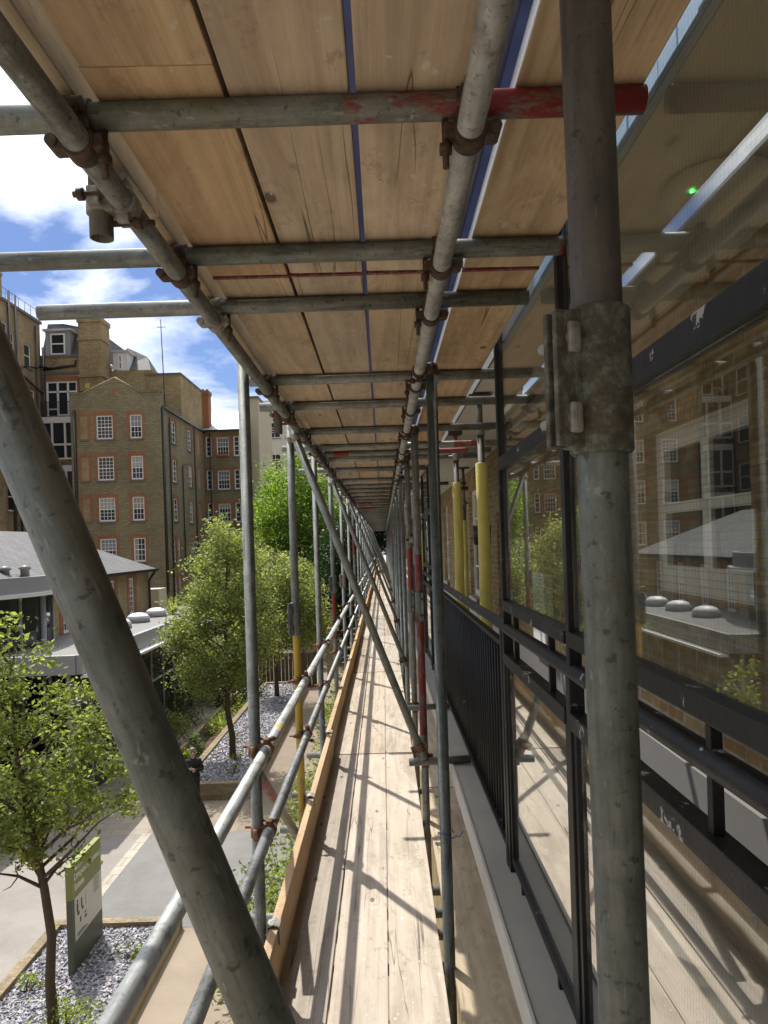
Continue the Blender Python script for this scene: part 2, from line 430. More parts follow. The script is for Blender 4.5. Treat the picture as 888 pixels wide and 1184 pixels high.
# the coupler: tube A runs along x at z = +R, tube B along y at z = -R
def coupler_meshes():
    bm = bmesh.new()
    def band(axis, zc, w=.046, ro=.0315, ri=.0238, seg=20):
        rg = []
        for s, rr in ((-1, ri), (-1, ro), (1, ro), (1, ri)):
            c = []
            for k in range(seg):
                t = 2*PI*k/seg; a, b = rr*math.cos(t), rr*math.sin(t)
                c.append(bm.verts.new((s*w/2, a, zc+b) if axis == 0 else (a, s*w/2, zc+b)))
            rg.append(c)
        for i in range(3):
            for k in range(seg):
                f = bm.faces.new((rg[i][k], rg[i][(k+1) % seg], rg[i+1][(k+1) % seg], rg[i+1][k])); f.smooth = (i == 1)
    band(0, R, ro=.0300); band(1, -R, ro=.0300)
    bx(bm, -.026, .026, -.026, .026, -.010, .010, bevel=.004)
    for s in (-1, 1):
        bx(bm, -.018, .018, s*.036-.010, s*.036+.010, R-.012, R+.014, bevel=.004)     # hinge and bolt lugs of the upper half
        bx(bm, s*.036-.010, s*.036+.010, -.018, .018, -R-.014, -R+.012, bevel=.004)
    tube_path(bm, [(-.023, -.045, R), (.023, -.045, R)], .011, 10)
    tube_path(bm, [(-.045, -.023, -R), (-.045, .023, -R)], .011, 10)
    bmesh.ops.recalc_face_normals(bm, faces=bm.faces)
    body = bpy.data.meshes.new('coupler'); bm.to_mesh(body); bm.free()
    bm = bmesh.new()
    tube_path(bm, [(.043, 0, -R+.024), (.043, 0, -R-.062)], .0062, 10)
    tube_path(bm, [(.043, 0, -R-.020), (.043, 0, -R-.036)], .0125, 6)
    bmesh.ops.recalc_face_normals(bm, faces=bm.faces)
    bolt = bpy.data.meshes.new('coupler_bolt'); bm.to_mesh(bolt); bm.free(); bm = bmesh.new()
    tube_path(bm, [(0, .043, R-.045), (0, .043, R+.040)], .0062, 10)
    tube_path(bm, [(0, .043, R+.018), (0, .043, R+.032)], .0125, 6)
    bmesh.ops.recalc_face_normals(bm, faces=bm.faces)
    bolt2 = bpy.data.meshes.new('coupler_bolt'); bm.to_mesh(bolt2); bm.free()
    out = {}
    for k in ('rust', 'darkrust', 'zinc'):
        a, b, c = body.copy(), bolt.copy(), bolt2.copy(); c.materials.append(MAT['darkrust' if k != 'rust' else 'rust'])
        a.materials.append(MAT[k]); b.materials.append(MAT['darkrust' if k != 'rust' else 'rust'])
        out[k] = (a, b, c)
    return out
CPL = coupler_meshes()

def coupler(parent, p, a, b, n, kind=None, flip=False, bolt=True):
    """p between the two tubes; a, b their directions; n points from tube b to tube a"""
    kind = kind or random.choice(['rust', 'darkrust', 'darkrust', 'zinc'])
    n = Vector(n).normalized(); a = Vector(a); a = (a - n*a.dot(n)).normalized()
    if flip: a = -a
    y = n.cross(a)
    M = Matrix((a, y, n)).transposed().to_4x4(); M.translation = Vector(p)
    me, mb, mc = CPL[kind]
    o = bpy.data.objects.new('coupler', me); COL.objects.link(o); attach(o, parent, M)
    if bolt:
        for m_ in (mb, mc): q = bpy.data.objects.new('bolt', m_); COL.objects.link(q); q.parent = o
    return o

def sleeve(parent, p, out, L=.145, kind='zinc', big=False):
    """sleeve coupler joining two tube lengths end to end: split barrel with a bolted flange on the side 'out'"""
    p = Vector(p); o3 = Vector(out).normalized(); z = Vector((0,0,1)); s = z.cross(o3)
    bm = bmesh.new(); seg = 28
    ro, ri = R+.0062, R+.0003
    prof = [(ri, -L/2), (ro-.002, -L/2), (ro, -L/2+.003), (ro, L/2-.003), (ro-.002, L/2), (ri, L/2)]
    lathe(bm, prof, (0,0,0), seg)
    # two flange plates either side of the split
    for k in (-1, 1):
        bx(bm, ro-.006, ro+.026, k*.0075-.0035, k*.0075+.0035, -L/2+.006, L/2-.006, bevel=.002)
    bx(bm, ro-.006, ro+.008, -.0112, .0112, -L/2+.004, L/2-.004, bevel=.003)
    bmesh.ops.recalc_face_normals(bm, faces=bm.faces)
    M = Matrix((o3, s, z)).transposed().to_4x4(); M.translation = p
    body = finish('sleeve', bm, MAT['verdigris' if big else kind], parent, uv=False, world=M, recalc=False)
    for zz in (-L*.27, L*.27):
        bm = bmesh.new()
        bx(bm, ro+.003, ro+.015, .0108, .0185, zz-.0145, zz+.0145, bevel=.0035)
        bx(bm, ro+.004, ro+.018, -.022, -.0105, zz-.008, zz+.008, bevel=.002)
        tube_path(bm, [(ro+.0105, .012, zz), (ro+.0105, -.036, zz)], .0052, 10)
        finish('bolt', bm, MAT['zinc' if big else 'rust'], body, uv=False, world=M)
    if big:
        bm = bmesh.new()
        bx(bm, -.008, .008, -ro-.0028, -ro+.004, -.006, .006, bevel=.0012)
        finish('plate', bm, MAT['darkrust'], body, uv=False, world=M @ Matrix.Rotation(.5, 4, 'Z'))
    return body

SP = MAT  # short name
# --- standards ------------------------------------------------------
YL = [3.02, 4.55, 6.08, 8.0, 9.9, 11.9, 13.9, 15.9] + [17.9+2*i for i in range(22)]
YR = [.70, 3.05, 4.66, 6.15] + YL[3:]
def standard(side, i, y):
    left = side == 'L'
    x = XSL if left else XSR
    top = .79 if left else .755
    if not left and i == 0: top = 1.15
    mats = [MAT['galv'], MAT['red'], MAT['yellow'], MAT['galv_dark'], MAT['galv_brown']]
    bands = None; f = lambda z: z + EYE
    what = 'grey galvanised upright tube'
    base = {True: 0, False: 0}[left]
    if left:
        b0 = 0
        if i == 1: bands = [(0, 2), (f(-.46), 0)]; what = 'upright tube, grey above its sleeve and yellow below'
        elif i == 3: bands = [(0, 0), (f(-1.05), 1), (f(-.50), 0)]; what = 'grey upright tube with a red painted length below its sleeve'
        elif i == 6: bands = [(0, 0), (f(-.2), 1), (f(.3), 0)]; what = 'grey upright tube with a faded red band at eye level'
    else:
        if i == 0: bands = [(0, 3), (f(.155), 4)]; what = 'nearest upright tube, big and close, brown above and grey-green below its corroded sleeve'
        elif i == 1: bands = [(0, 3)]; what = 'dark green-grey upright tube reaching down past the deck edge'
        elif i == 2: bands = [(0, 0), (f(-1.25), 1), (f(-.08), 0)]; what = 'upright tube with a long red painted length'
        elif i == 3: bands = [(0, 0), (f(-.40), 1), (f(-.05), 0)]; what = 'upright tube with a short red band above its sleeve'
        elif i == 8: bands = [(0, 0), (f(-.5), 1), (f(.2), 0)]; what = 'upright tube with a faint red stretch near the walkway end'
    where = 'courtyard side' if left else 'balcony side'
    if i < 12 and not (not left and i == 0):
        lab = f'{what}, {ORD[i]} along the {where} of the walkway'
    elif not left and i == 0: lab = what
    else: lab = f'far grey upright tube near the walkway end, {where}'
    if len(lab.split()) > 16: lab = f'{what}, {ORD[i]} on the {where}'
    xb, xt = (x, x + random.uniform(-.004, .004)) if left or i else (.2697, .2091)
    o = tube('scaffold_standard', E(xb, y, -EYE), E(xt, y, top), mats, bands, seg=24 if y < 7 else 12,
             label=lab, cat='scaffold tube', group=f'upright tubes on the {where}')
    return o
STL, STR = [], []
for i, y in enumerate(YL): STL.append(standard('L', i, y))
for i, y in enumerate(YR): STR.append(standard('R', i, y))
sleeve(STR[0], E(.2161, .70, .150), (-.93, -.36, 0), .140, big=True)
sleeve(STL[1], E(XSL, YL[1], -.46), (-.8, -.6, 0), .21, 'galv_dark')
sleeve(STL[3], E(XSL, YL[3], -.44), (-.8, -.6, 0), .19, 'galv_dark')
sleeve(STL[4], E(XSL, YL[4], -.5), (-.8, -.6, 0), .19, 'zinc')
sleeve(STR[2], E(XSR, YR[2], -.42), (.5, -.85, 0), .19, 'galv_dark')
sleeve(STR[3], E(XSR, YR[3], -.50), (.5, -.85, 0), .19, 'galv_dark')
for i in range(1, 5): coupler(STR[i], E(XSR-.024, YR[i], ZL), (0,0,1), (0,1,0), (1,0,0), 'darkrust', flip=True)
coupler(STR[3], E(XSR+.024, YR[3]-.02, .02), (0,0,1), (1,0,0), (0,-1,0), 'zinc')

# --- ledgers and guard rails ----------------------------------------
tube('scaffold_ledger', E(XL, -.6, ZL), E(XL, 62, ZL), [MAT['galv']], label='long grey ledger tube overhead along the courtyard edge of the upper boards', cat='scaffold tube', seg=28)
tube('scaffold_ledger', E(XR, -.6, ZL), E(XR, 62, ZL), [MAT['galv_pale']], label='long pale ledger tube overhead along the balcony side under the upper boards', cat='scaffold tube', seg=28)
tube('scaffold_ledger', E(XL, 1.2, ZD-.038-.0725), E(XL, 62, ZD-.038-.0725), [MAT['galv']], label='long ledger tube under the courtyard edge of the walkway boards', cat='scaffold tube')
tube('scaffold_ledger', E(XR, 1.2, ZD-.038-.0725), E(XR, 62, ZD-.038-.0725), [MAT['galv']], label='long ledger tube under the balcony side of the walkway boards', cat='scaffold tube')
XG = -.5165
def rail(z, what):
    o = tube('guard_rail', E(XG, 1.0, z), E(XG, 61.5, z), [MAT['galv_pale'], MAT['yellow']], [(0, 0), (2.30, 1), (2.36, 0)] if z > -.9 else None, label=what, cat='guard rail', seg=28)
    for i, y in enumerate(YL[:12]):
        coupler(o, E((XG+XSL)/2, y, z), (0,1,0), (0,0,1), (1,0,0), 'rust' if i < 3 else None, flip=bool(i % 2))
    return o
GU = rail(-.85, 'upper pale tube guard rail along the open courtyard side')
GLo = rail(-1.193, 'lower pale tube guard rail just above the toe board')

# --- transoms -------------------------------------------------------
YT = [1.2815, 1.90, 2.31, 3.36, 3.99, 4.90, 5.72, 6.16, 6.55, 7.5, 8.75, 9.6, 10.3, 11.1, 12.0, 12.9]
while YT[-1] < 61: YT.append(YT[-1] + random.uniform(.75, 1.15))
TR = []
for i, y in enumerate(YT):
    xl = [-1.05, -1.15, -1.083, -.60, -.66, -.60, -.78, -.60, -.72, -.86, -.6, -.62][i] if i < 12 else -random.uniform(.58, .72)
    xr = [.49, .50, .49, .72, .95, .9, .95, .95, .9, .47, .46, .9][i] if i < 12 else random.uniform(.40, .47)
    mats = [MAT['galv'], MAT['red'], MAT['galv_pale'], MAT['galv_dark'], MAT['red_worn']]
    w = xr - xl
    bands, what = {0: ([(0, 3), (-xl-.05, 4), (-xl+.16, 1)], 'grey overhead cross tube turning red towards the balcony, nearest the camera'),
             1: ([(0, 3), (w-.012, 1)], 'grey overhead cross tube with a bright red tip'),
             2: ([(0, 0)], 'overhead cross tube ending short in open air over the courtyard'),
             6: ([(0, 0), (w-.36, 1), (w-.18, 0)], None), 7: ([(0, 0), (.2, 1), (.33, 0), (w-.5, 1), (w-.2, 0)], None),
             16: ([(0, 0), (.25, 1), (.5, 0)], None), 18: ([(0, 0), (.2, 1), (.6, 0)], None)}.get(i, (None, None))
    if what is None:
        what = ('overhead cross tube with red paint, ' if bands else 'plain grey overhead cross tube, ') + (f'{ORD[i]} from the camera' if i < 16 else 'far down the walkway')
    if i in (16, 18): what = 'far overhead cross tube with a red painted length'
    o = tube('scaffold_transom', E(xl, y, ZT), E(xr, y + random.uniform(-.012, .012), ZT + random.uniform(-.003, .002)), mats, bands, label=what, group='cross tubes under the upper boards', seg=24 if i < 8 else 12)
    TR.append(o)
    if i < 16:
        coupler(o, E(XL, y, (ZT+ZL)/2), (1,0,0), (0,1,0), (0,0,1), 'darkrust' if i != 2 else 'zinc')
        coupler(o, E(XR, y, (ZT+ZL)/2), (1,0,0), (0,1,0), (0,0,1), 'darkrust', flip=True)
YU = [2.5, 3.15, 3.42, 3.62, 3.85, 4.75, 5.4, 6.1, 6.4, 7.4, 8.3, 9.2] + [10.1+.95*i for i in range(30)]
for i, y in enumerate(YU):
    tube('scaffold_transom', E(-.74 if i % 3 != 1 else -.62, y, ZD-.038-.0245), E(.48, y, ZD-.038-.0245), [MAT['galv']], seg=14,
         label=f'cross tube under the walkway boards, {ORD[i]} from the camera' if i < 12 else 'far cross tube under the walkway boards', group='cross tubes under the walkway boards')

# --- braces ---------------------------------------------------------
def brace(y, a, b, mat, label, r=R):
    o = tube('scaffold_brace', E(a[0], y, a[1]), E(b[0], y, b[1]), [mat], label=label, cat='scaffold tube', group='diagonal cross braces', seg=32 if y < 1 else 20)
    d = Vector((b[0]-a[0], 0, b[1]-a[1])).normalized()
    if 1 < y < 25:
        t = lambda z: E(a[0] + (b[0]-a[0])*(a[1]-z)/(a[1]-b[1]), y, z)
        coupler(o, t(ZL-.05) + Vector((0,.024,0)), d, (0,0,1), (0,-1,0), 'zinc')
        coupler(o, t(b[1]+.07) + Vector((0,.024,0)), d, (0,0,1), (0,-1,0), 'darkrust' if y > 5 else 'rust')
    return o
brace(.65, (-.561, .719), (.194, -1.253), MAT['galv_dark'], 'thick near diagonal brace crossing the left of the view')
for i, y in enumerate([4.50, 7.88, 11.85, 15.85, 19.85, 23.85, 27.85, 31.85, 35.85]):
    brace(y, (-.555, .75), (.215, -1.36), MAT['galv'], f'grey diagonal brace across the walkway, {ORD[i]} beyond the near one')
o = tube('scaffold_brace', E(-.617, 3.30, -1.023), E(-.617, 6.3, -2.908), [MAT['galv'], MAT['red']], [(0, 0), (.12, 1), (.55, 0)], label='diagonal facade brace with red paint beyond the guard rails')
for y in (6.08,): coupler(o, E(-.591, y, -.86-(y-3.04)*.628), (0,3.55,-2.23), (0,0,1), (-1,0,0), 'rust')

# short tubes clamped outside the ledger
for y, z0, lab in ((1.50, .655, 'short upright tube stub hanging beside the left ledger, nearest the sky'), (4.02, .63, 'second short tube stub hanging outside the left ledger')):
    o = tube('tube_stub', E(-.567, y, z0), E(-.567, y, 1.75), [MAT['galv_brown']], label=lab, cat='scaffold tube', seg=28)
    coupler(o, E(-.542, y, ZL), (0,0,1), (0,1,0), (-1,0,0), 'zinc' if y < 2 else 'rust', flip=True)
for y, k in ((4.52, 'grey tie tube from the walkway to the black railing, nearer one'), (6.0, 'grey tie tube from the walkway to the railing, farther one')):
    o = tube('tie_tube', E(.12, y, -1.385), E(.508, y, -1.375), [MAT['galv_dark']], label=k)
    coupler(o, E(XSR, y+.075, -1.384), (1,0,0), (0,0,1), (0,-1,0), 'rust')

# --- boards ---------------------------------------------------------
def board_mesh(L, w, t=.038):
    bm = bmesh.new(); bx(bm, -w/2, w/2, 0, L, 0, t, bevel=.0035)
    for v in bm.verts:
        v.co.z += .0012*math.sin(v.co.x*50)
    bmesh.ops.recalc_face_normals(bm, faces=bm.faces)
    me = bpy.data.meshes.new('board'); bm.to_mesh(me); bm.free(); return me
BM = {}
def band_mesh(w, t=.038):
    bm = bmesh.new()
    bx(bm, -w/2-.0012, w/2+.0012, -.0012, .013, -.0012, t+.0012)
    me = bpy.data.meshes.new('end_band'); bm.to_mesh(me); bm.free(); me.materials.append(MAT['band']); return me
BAND = {}
def board(name, x0, x1, y0, y1, z, mat, label, group, bands=False):
    key = (round(x1-x0, 3), round(y1-y0, 2), mat)
    if key not in BM:
        BM[key] = board_mesh(y1-y0, x1-x0); BM[key].materials.append(MAT[mat])
    o = bpy.data.objects.new(name, BM[key]); COL.objects.link(o)
    o.location = E((x0+x1)/2, y0, z); o.rotation_euler = (0, random.uniform(-.004, .004), random.uniform(-.0007, .0007))
    tag(o, label, 'board', group)
    if name == 'scaffold_board' and z > 0 and x0 > .2:
        ek = ('edge', key[1])
        if ek not in BM:
            bm = bmesh.new(); w2 = (x1-x0)/2
            bx(bm, -w2-.0015, -w2+.001, .004, y1-y0-.004, .003, .035); me = bpy.data.meshes.new('painted_edge'); bm.to_mesh(me); bm.free(); me.materials.append(MAT['painted_edge'])
            BM[ek] = me
        for rz, yy in ((0, 0), (PI, y1-y0)):
            b = bpy.data.objects.new('painted_edge', BM[ek]); COL.objects.link(b); b.parent = o; b.location = (0, yy, 0); b.rotation_euler = (0, 0, rz)
    if bands:
        w = key[0]
        if w not in BAND: BAND[w] = band_mesh(w)
        for yy, rz in ((0, 0), (y1-y0, PI)):
            b = bpy.data.objects.new('end_band', BAND[w]); COL.objects.link(b); b.parent = o
            b.location = (0, yy, 0); b.rotation_euler = (0, 0, rz)
    return o

rows = [(-.503, -.276, 'courtyard-edge'), (-.268, -.038, 'second'), (-.032, .197, 'third'), (.243, .470, 'balcony-side')]
for r_i, (x0, x1, nm) in enumerate(rows):
    y = 2.28 + (0, .0, .0, -.9)[r_i] - 3.92; k = 0
    while y < 60:
        L = 3.90
        if y + L > .4:
            far = k > 5
            lab = (f'walkway board in the {nm} row, {ORD[k]} length from the camera' if not far else f'far walkway board in the {nm} row')
            board('scaffold_board', x0, x1, y, y+L, ZD-.038 + random.uniform(-.002, .002), 'grey_board' if r_i == 3 else 'deck', lab, 'boards of the walkway', False)
            k += 1
        y += 3.92
up = [(-.478, -.256, 'courtyard-edge'), (-.249, -.036, 'second'), (-.023, .188, 'third'), (.262, .487, 'balcony-side')]
for r_i, (x0, x1, nm) in enumerate(up):
    ys = [(-2.6, 1.186), (1.188, 2.115)] if r_i == 0 else [(-1.8, 2.112)]
    y = 2.125
    while y < 60: ys.append((y, y+3.90)); y += 3.915
    for k, (a, b) in enumerate(ys):
        mat = ['soffit_board', 'grey_board', 'soffit_board', 'soffit_board'][r_i] if k < 2 else random.choice(['soffit_board', 'soffit_board', 'grey_board'])
        lab = (f'overhead board in the {nm} row, {ORD[k]} length from the camera' if k < 6 else f'far overhead board in the {nm} row')
        board('scaffold_board', x0 + random.uniform(-.002, .002), x1, a, b, ZC, mat, lab, 'upper boards overhead', bands=(0 < k < 4 and b - a > 2))
# toe boards
k = 0; y = 2.25 - 3.9
while y < 60:
    bm = bmesh.new(); bx(bm, -.019, .019, 0, 3.93, 0, .215, bevel=.003)
    o = finish('toe_board', bm, MAT['toe'], None, uv=False, world=Matrix.Translation(E(-.5215 + (.012 if k % 2 else 0), y, ZD+.002)) @ Matrix.Rotation(random.uniform(-.002, .002), 4, 'Z'))
    tag(o, f'toe board on edge along the walkway, {ORD[k]} length from the camera' if k < 6 else 'far toe board on edge along the walkway', 'toe board', 'toe boards along the walkway')
    if k < 4:
        for yy in [q for q in YL if y < q < y+3.9][:3]:
            bm = bmesh.new(); X = -.5215 + (.012 if k % 2 else 0)
            pts = [E(X-.030, yy, ZD+.17), E(X-.028, yy, ZD+.226), E(X, yy, ZD+.236), E(X+.026, yy, ZD+.226), E(X+.027, yy, ZD+.15)]
            for s in range(4):
                p, q = pts[s], pts[s+1]
                dd = (q-p).normalized(); nn = dd.cross(Vector((0,1,0)))
                vs = [bm.verts.new(v) for v in (p+Vector((0,-.03,0)), q+Vector((0,-.03,0)), q+Vector((0,.03,0)), p+Vector((0,.03,0)))]
                f = bm.faces.new(vs)
            bmesh.ops.remove_doubles(bm, verts=bm.verts, dist=.0005)
            g = bmesh.ops.solidify(bm, geom=bm.faces[:], thickness=.005)
            tube_path(bm, [E(X-.10, yy-.01, ZD+.185), E(X-.02, yy-.01, ZD+.185)], .006, 8)
            finish('toe_board_clip', bm, MAT['zinc' if k else 'galv_pale'], o, uv=False)
    y += 3.90; k += 1
y = -2.2; k = 0
while y < 60:
    bm = bmesh.new(); bx(bm, -.018, .018, 0, 3.9, 0, .215, bevel=.003)
    o = finish('toe_board', bm, MAT['grey_board'], None, uv=False, world=Matrix.Translation(E(-.529, y, ZC-.004)))
    tag(o, f'upper toe board beside the left ledger overhead, {ORD[k]} length' if k < 4 else 'far upper toe board beside the left ledger', 'toe board', 'toe boards of the upper boards')
    y += 3.92; k += 1
# blue sheeting laid over the upper boards
nx, ny = 26, 300
vs = []; fs = []
for j in range(ny+1):
    for i in range(nx+1):
        x = -.47 + .60*i/nx; y = -1.6 + 44*(j/ny)**1.6
        z = ZC + .052 + .012*math.sin(x*23 + y*1.7) + .010*math.sin(y*9 + x*7) + .006*math.sin(y*31 - x*15)
        vs.append(E(x, y, z))
for j in range(ny):
    for i in range(nx):
        a = j*(nx+1)+i; fs.append((a, a+1, a+nx+2, a+nx+1))
n = NT('blue_sheet')
v = n.obj((1,1,1), False)
col = n.mix(n.noise(v, 6, 5), (.12,.125,.17), (.18,.185,.24))
d = n.n('ShaderNodeBsdfPrincipled', {'Base Color': col, 'Roughness': .35})
tr = n.n('ShaderNodeBsdfTranslucent', {'Color': n.mix(n.noise(v, 6, 5), (.16,.17,.25), (.23,.24,.33))})
mx = n.n('ShaderNodeMixShader', {0: .5, 1: d.outputs[0], 2: tr.outputs[0]}); n.t.links.new(mx.outputs[0], n.out.inputs[0])
o = bpy.data.objects.new('tarpaulin', raw_mesh('tarpaulin', vs, fs, n.m, True)); COL.objects.link(o)
tag(o, 'creased blue plastic sheeting laid over the upper boards', 'tarpaulin')
sm = o.modifiers.new('thickness', 'SOLIDIFY'); sm.thickness = .0015
# a folded bundle of dark blue sheeting lying along the balcony-side boards
prof = [(.243,.842),(.228,.90),(.236,.97),(.262,1.05),(.31,1.10),(.37,1.11),(.42,1.02),(.455,.90),(.47,.842)]
vs = []; fs = []; ny = 240
for j in range(ny+1):
    y = -1.6 + 44*(j/ny)**1.6
    for k, (x, z) in enumerate(prof):
        w_ = .010*math.sin(y*5.3+k*2.1) + .008*math.sin(y*13+k*1.3) if 0 < k < 8 else 0
        vs.append(E(x + abs(w_)*.6, y, z + w_))
for j in range(ny):
    for k in range(8):
        a = j*9+k; fs.append((a, a+1, a+10, a+9))
n = NT('navy_sheet'); v = n.obj((1,1,1), False)
pb = n.n('ShaderNodeBsdfPrincipled', {'Base Color': n.mix(n.noise(v, 7, 5), (.07,.08,.14), (.15,.165,.25)), 'Roughness': .4, 'Normal': n.bump(n.noise(n.obj((1,.3,1), False), 40, 3), .6, .01)})
tr = n.n('ShaderNodeBsdfTranslucent', {'Color': n.mix(n.noise(v, 9, 5), (.14,.16,.24), (.24,.27,.37))})
mx = n.n('ShaderNodeMixShader', {0: .5, 1: pb.outputs[0], 2: tr.outputs[0]}); n.t.links.new(mx.outputs[0], n.out.inputs[0]); m = n.m
o = bpy.data.objects.new('plastic_sheeting', raw_mesh('plastic_sheeting', vs, fs, m, True)); COL.objects.link(o)
tag(o, 'folded dark navy plastic sheeting seen in the wide gap between overhead boards', 'sheeting')
sm = o.modifiers.new('thickness', 'SOLIDIFY'); sm.thickness = .002
# plastic tie round the second upright
bm = bmesh.new()
pts = [E(XSR + .033*math.cos(t)+.01*(t > 5), YR[1] + .033*math.sin(t), -1.24+.012*math.sin(t*2)) for t in np.linspace(0, 5.9, 26)] + [E(.285, 3.04, -1.252), E(.298, 3.03, -1.225)]
tube_path(bm, pts, .0022, 8)
tag(finish('cable_tie', bm, m_plain('blue_plastic', (.05,.07,.35), .4), None, uv=False), 'thin blue plastic tie looped round an upright beside the deck edge', 'cable tie')
PRE3 = set(bpy.data.objects)
# ------------------------------------------------------------------ the balcony and the building on the right
XP = .635                                   # plane of the railing and the glazed screens
ap = empty('apartment_building', E(1.6, 10, -EYE), 'brick apartment building with grey plinth and white windows behind the black balcony railing', 'building')
def A(name, fn, mat, parent=None, **k):
    bm = bmesh.new(); fn(bm); return finish(name, bm, MAT[mat] if isinstance(mat, str) else mat, parent or ap, **k)
XW, W0, W1 = 1.62, -5.0, 76.0

def facade(bm, O, u, n, w, h, holes, depth=.14):
    """wall sheet with openings and their reveals; holes = (u0, v0, width, height)"""
    O = Vector(O); u = Vector(u); n = Vector(n); k = Vector((0,0,1))
    us = sorted({0., w, *[a for q in holes for a in (q[0], q[0]+q[2])]})
    vs_ = sorted({0., h, *[a for q in holes for a in (q[1], q[1]+q[3])]})
    us = [a for a in us if -1e-6 <= a <= w+1e-6]; vs_ = [a for a in vs_ if -1e-6 <= a <= h+1e-6]
    P = lambda a, b, c=0: O + u*a + k*b + n*c
    cache = {}
    def V(a, b):
        key = (round(a, 4), round(b, 4))
        if key not in cache: cache[key] = bm.verts.new(P(a, b))
        return cache[key]
    for a0, a1 in zip(us, us[1:]):
        for b0, b1 in zip(vs_, vs_[1:]):
            ca, cb = (a0+a1)/2, (b0+b1)/2
            if any(q[0] < ca < q[0]+q[2] and q[1] < cb < q[1]+q[3] for q in holes): continue
            bm.faces.new((V(a0,b0), V(a1,b0), V(a1,b1), V(a0,b1)))
    for q in holes:
        a0, b0, a1, b1 = q[0], q[1], q[0]+q[2], q[1]+q[3]
        for (p0, p1) in (((a0,b0),(a1,b0)), ((a1,b0),(a1,b1)), ((a1,b1),(a0,b1)), ((a0,b1),(a0,b0))):
            bm.faces.new([bm.verts.new(P(*p0)), bm.verts.new(P(*p1)), bm.verts.new(P(*p1, -depth)), bm.verts.new(P(*p0, -depth))])

def sash_window(parent, O, u, n, q, cols=2, rows=4, surround=None, sill=True, depth=.12, frame=.085, bar=.034, sur_w=.22, sur_h=.26, mats=('sash', 'pane')):
    a0, b0, w, h = q; a1, b1 = a0+w, b0+h
    bm = bmesh.new()
    B = lambda *a: obx(bm, O, u, n, *a)
    d0, d1 = -depth, -depth+.05
    B(a0, a0+frame, b0, b1, d0, d1); B(a1-frame, a1, b0, b1, d0, d1)
    B(a0+frame, a1-frame, b0, b0+frame*1.3, d0, d1); B(a0+frame, a1-frame, b1-frame, b1, d0, d1)
    iw, ih = w-2*frame, h-frame*2.3
    if rows > 1: B(a0+frame, a1-frame, b0+frame*1.3+ih/2-.03, b0+frame*1.3+ih/2+.03, d0, d1-.004)
    for c in range(1, cols):
        x = a0+frame+iw*c/cols; B(x-bar/2, x+bar/2, b0+frame*1.3, b1-frame, d0, d1-.016)
    for r in range(1, rows):
        if rows % 2 == 0 and r == rows//2: continue
        z = b0+frame*1.3+ih*r/rows; B(a0+frame, a1-frame, z-bar/2, z+bar/2, d0, d1-.012)
    win = finish('window', bm, MAT[mats[0]], parent)
    bm = bmesh.new(); obx(bm, O, u, n, a0+.01, a1-.01, b0+.01, b1-.01, -depth-.02, -depth+.012)
    finish('pane', bm, MAT[mats[1]], win)
    if depth == .12 and cols > 1 and random.random() < .45 and mats[1] == 'pane':
        f = random.choice([.25, .45, .5, .8]); bm = bmesh.new(); x1_ = a1-.03 if f < .8 else a0+w*random.uniform(.3,.6)
        obx(bm, O, u, n, a0+.03, x1_, b0+.03+(h-.06)*(1-f if f < .8 else 0), b1-.03, -depth+.012, -depth+.016)
        finish('blind', bm, MAT['blind'], win)
    if sill:
        bm = bmesh.new(); obx(bm, O, u, n, a0-.10, a1+.10, b0-.11, b0-.003, -.06, .07); finish('sill', bm, MAT['sill'], win)
    if surround:
        bm = bmesh.new(); s = sur_w; t = .012
        obx(bm, O, u, n, a0-s, a0-.003, b0-.003, b1, -.02, t); obx(bm, O, u, n, a1+.003, a1+s, b0-.003, b1, -.02, t)
        obx(bm, O, u, n, a0-s, a1+s, b1+.003, b1+sur_h, -.02, t+.002)
        finish('surround', bm, MAT[surround], win)
    return win

Ow = E(XW, W1, -EYE*1.26); uw = (0,-1,0); nw = (-1,0,0)      # seen from the courtyard u runs towards the camera
U = lambda y: W1 - y
holes = [(U(4.40), EYE*1.26-.34, 1.25, .95), (U(13.4), EYE*1.26-1.0, 1.2, 1.9), (U(10.2), EYE*1.26-1.72, 1.0, 2.1), (U(19), EYE*1.26-1.0, 1.2, 1.9), (U(25), EYE*1.26-1.0, 1.2, 1.9)]
A('wall', lambda bm: facade(bm, Ow, uw, nw, W1-W0, EYE*1.26+5.5, holes), 'brick_near')
for i, q in enumerate(holes):
    sash_window(ap, Ow, uw, nw, q, 2 if i == 0 else 2, 2 if i == 0 else 4, frame=.12 if i == 0 else .07, bar=.10 if i == 0 else .03, sill=i != 2)
A('plinth', lambda bm: bx(bm, XW-.05, XW+.01, W0, W1, EYE-1.75, EYE-1.22), 'greypaint')
A('balcony_slab', lambda bm: bx(bm, .80, XW, W0, W1, EYE-2.0, EYE-1.75), 'concrete_pale')
A('kerb', lambda bm: bx(bm, .492, .80, W0, W1, EYE-1.889, EYE-1.733, bevel=.006), 'concrete')
A('kerb_trim', lambda bm: bx(bm, .476, .4915, W0, W1, EYE-1.86, EYE-1.722, bevel=.003), 'concrete_pale')
A('soffit', lambda bm: bx(bm, .822, XW-.003, W0, W1, EYE+1.264, EYE+1.50), 'soffit')
A('soffit_fascia', lambda bm: bx(bm, .805, .8215, W0, W1, EYE+1.262, EYE+1.52), 'greypaint')  # added strip, coloured darker so the sunlit slab edge doesn't show bright
bm = bmesh.new()  # added blue strip standing for the sky past the slab edge
for i in range(40):
    y = -1.4+.125*i; o_ = .006*math.sin(i*2.3); bx(bm, .797+o_*.4, .8025+o_*.4, y, y+.1245, EYE+1.255, EYE+1.49)
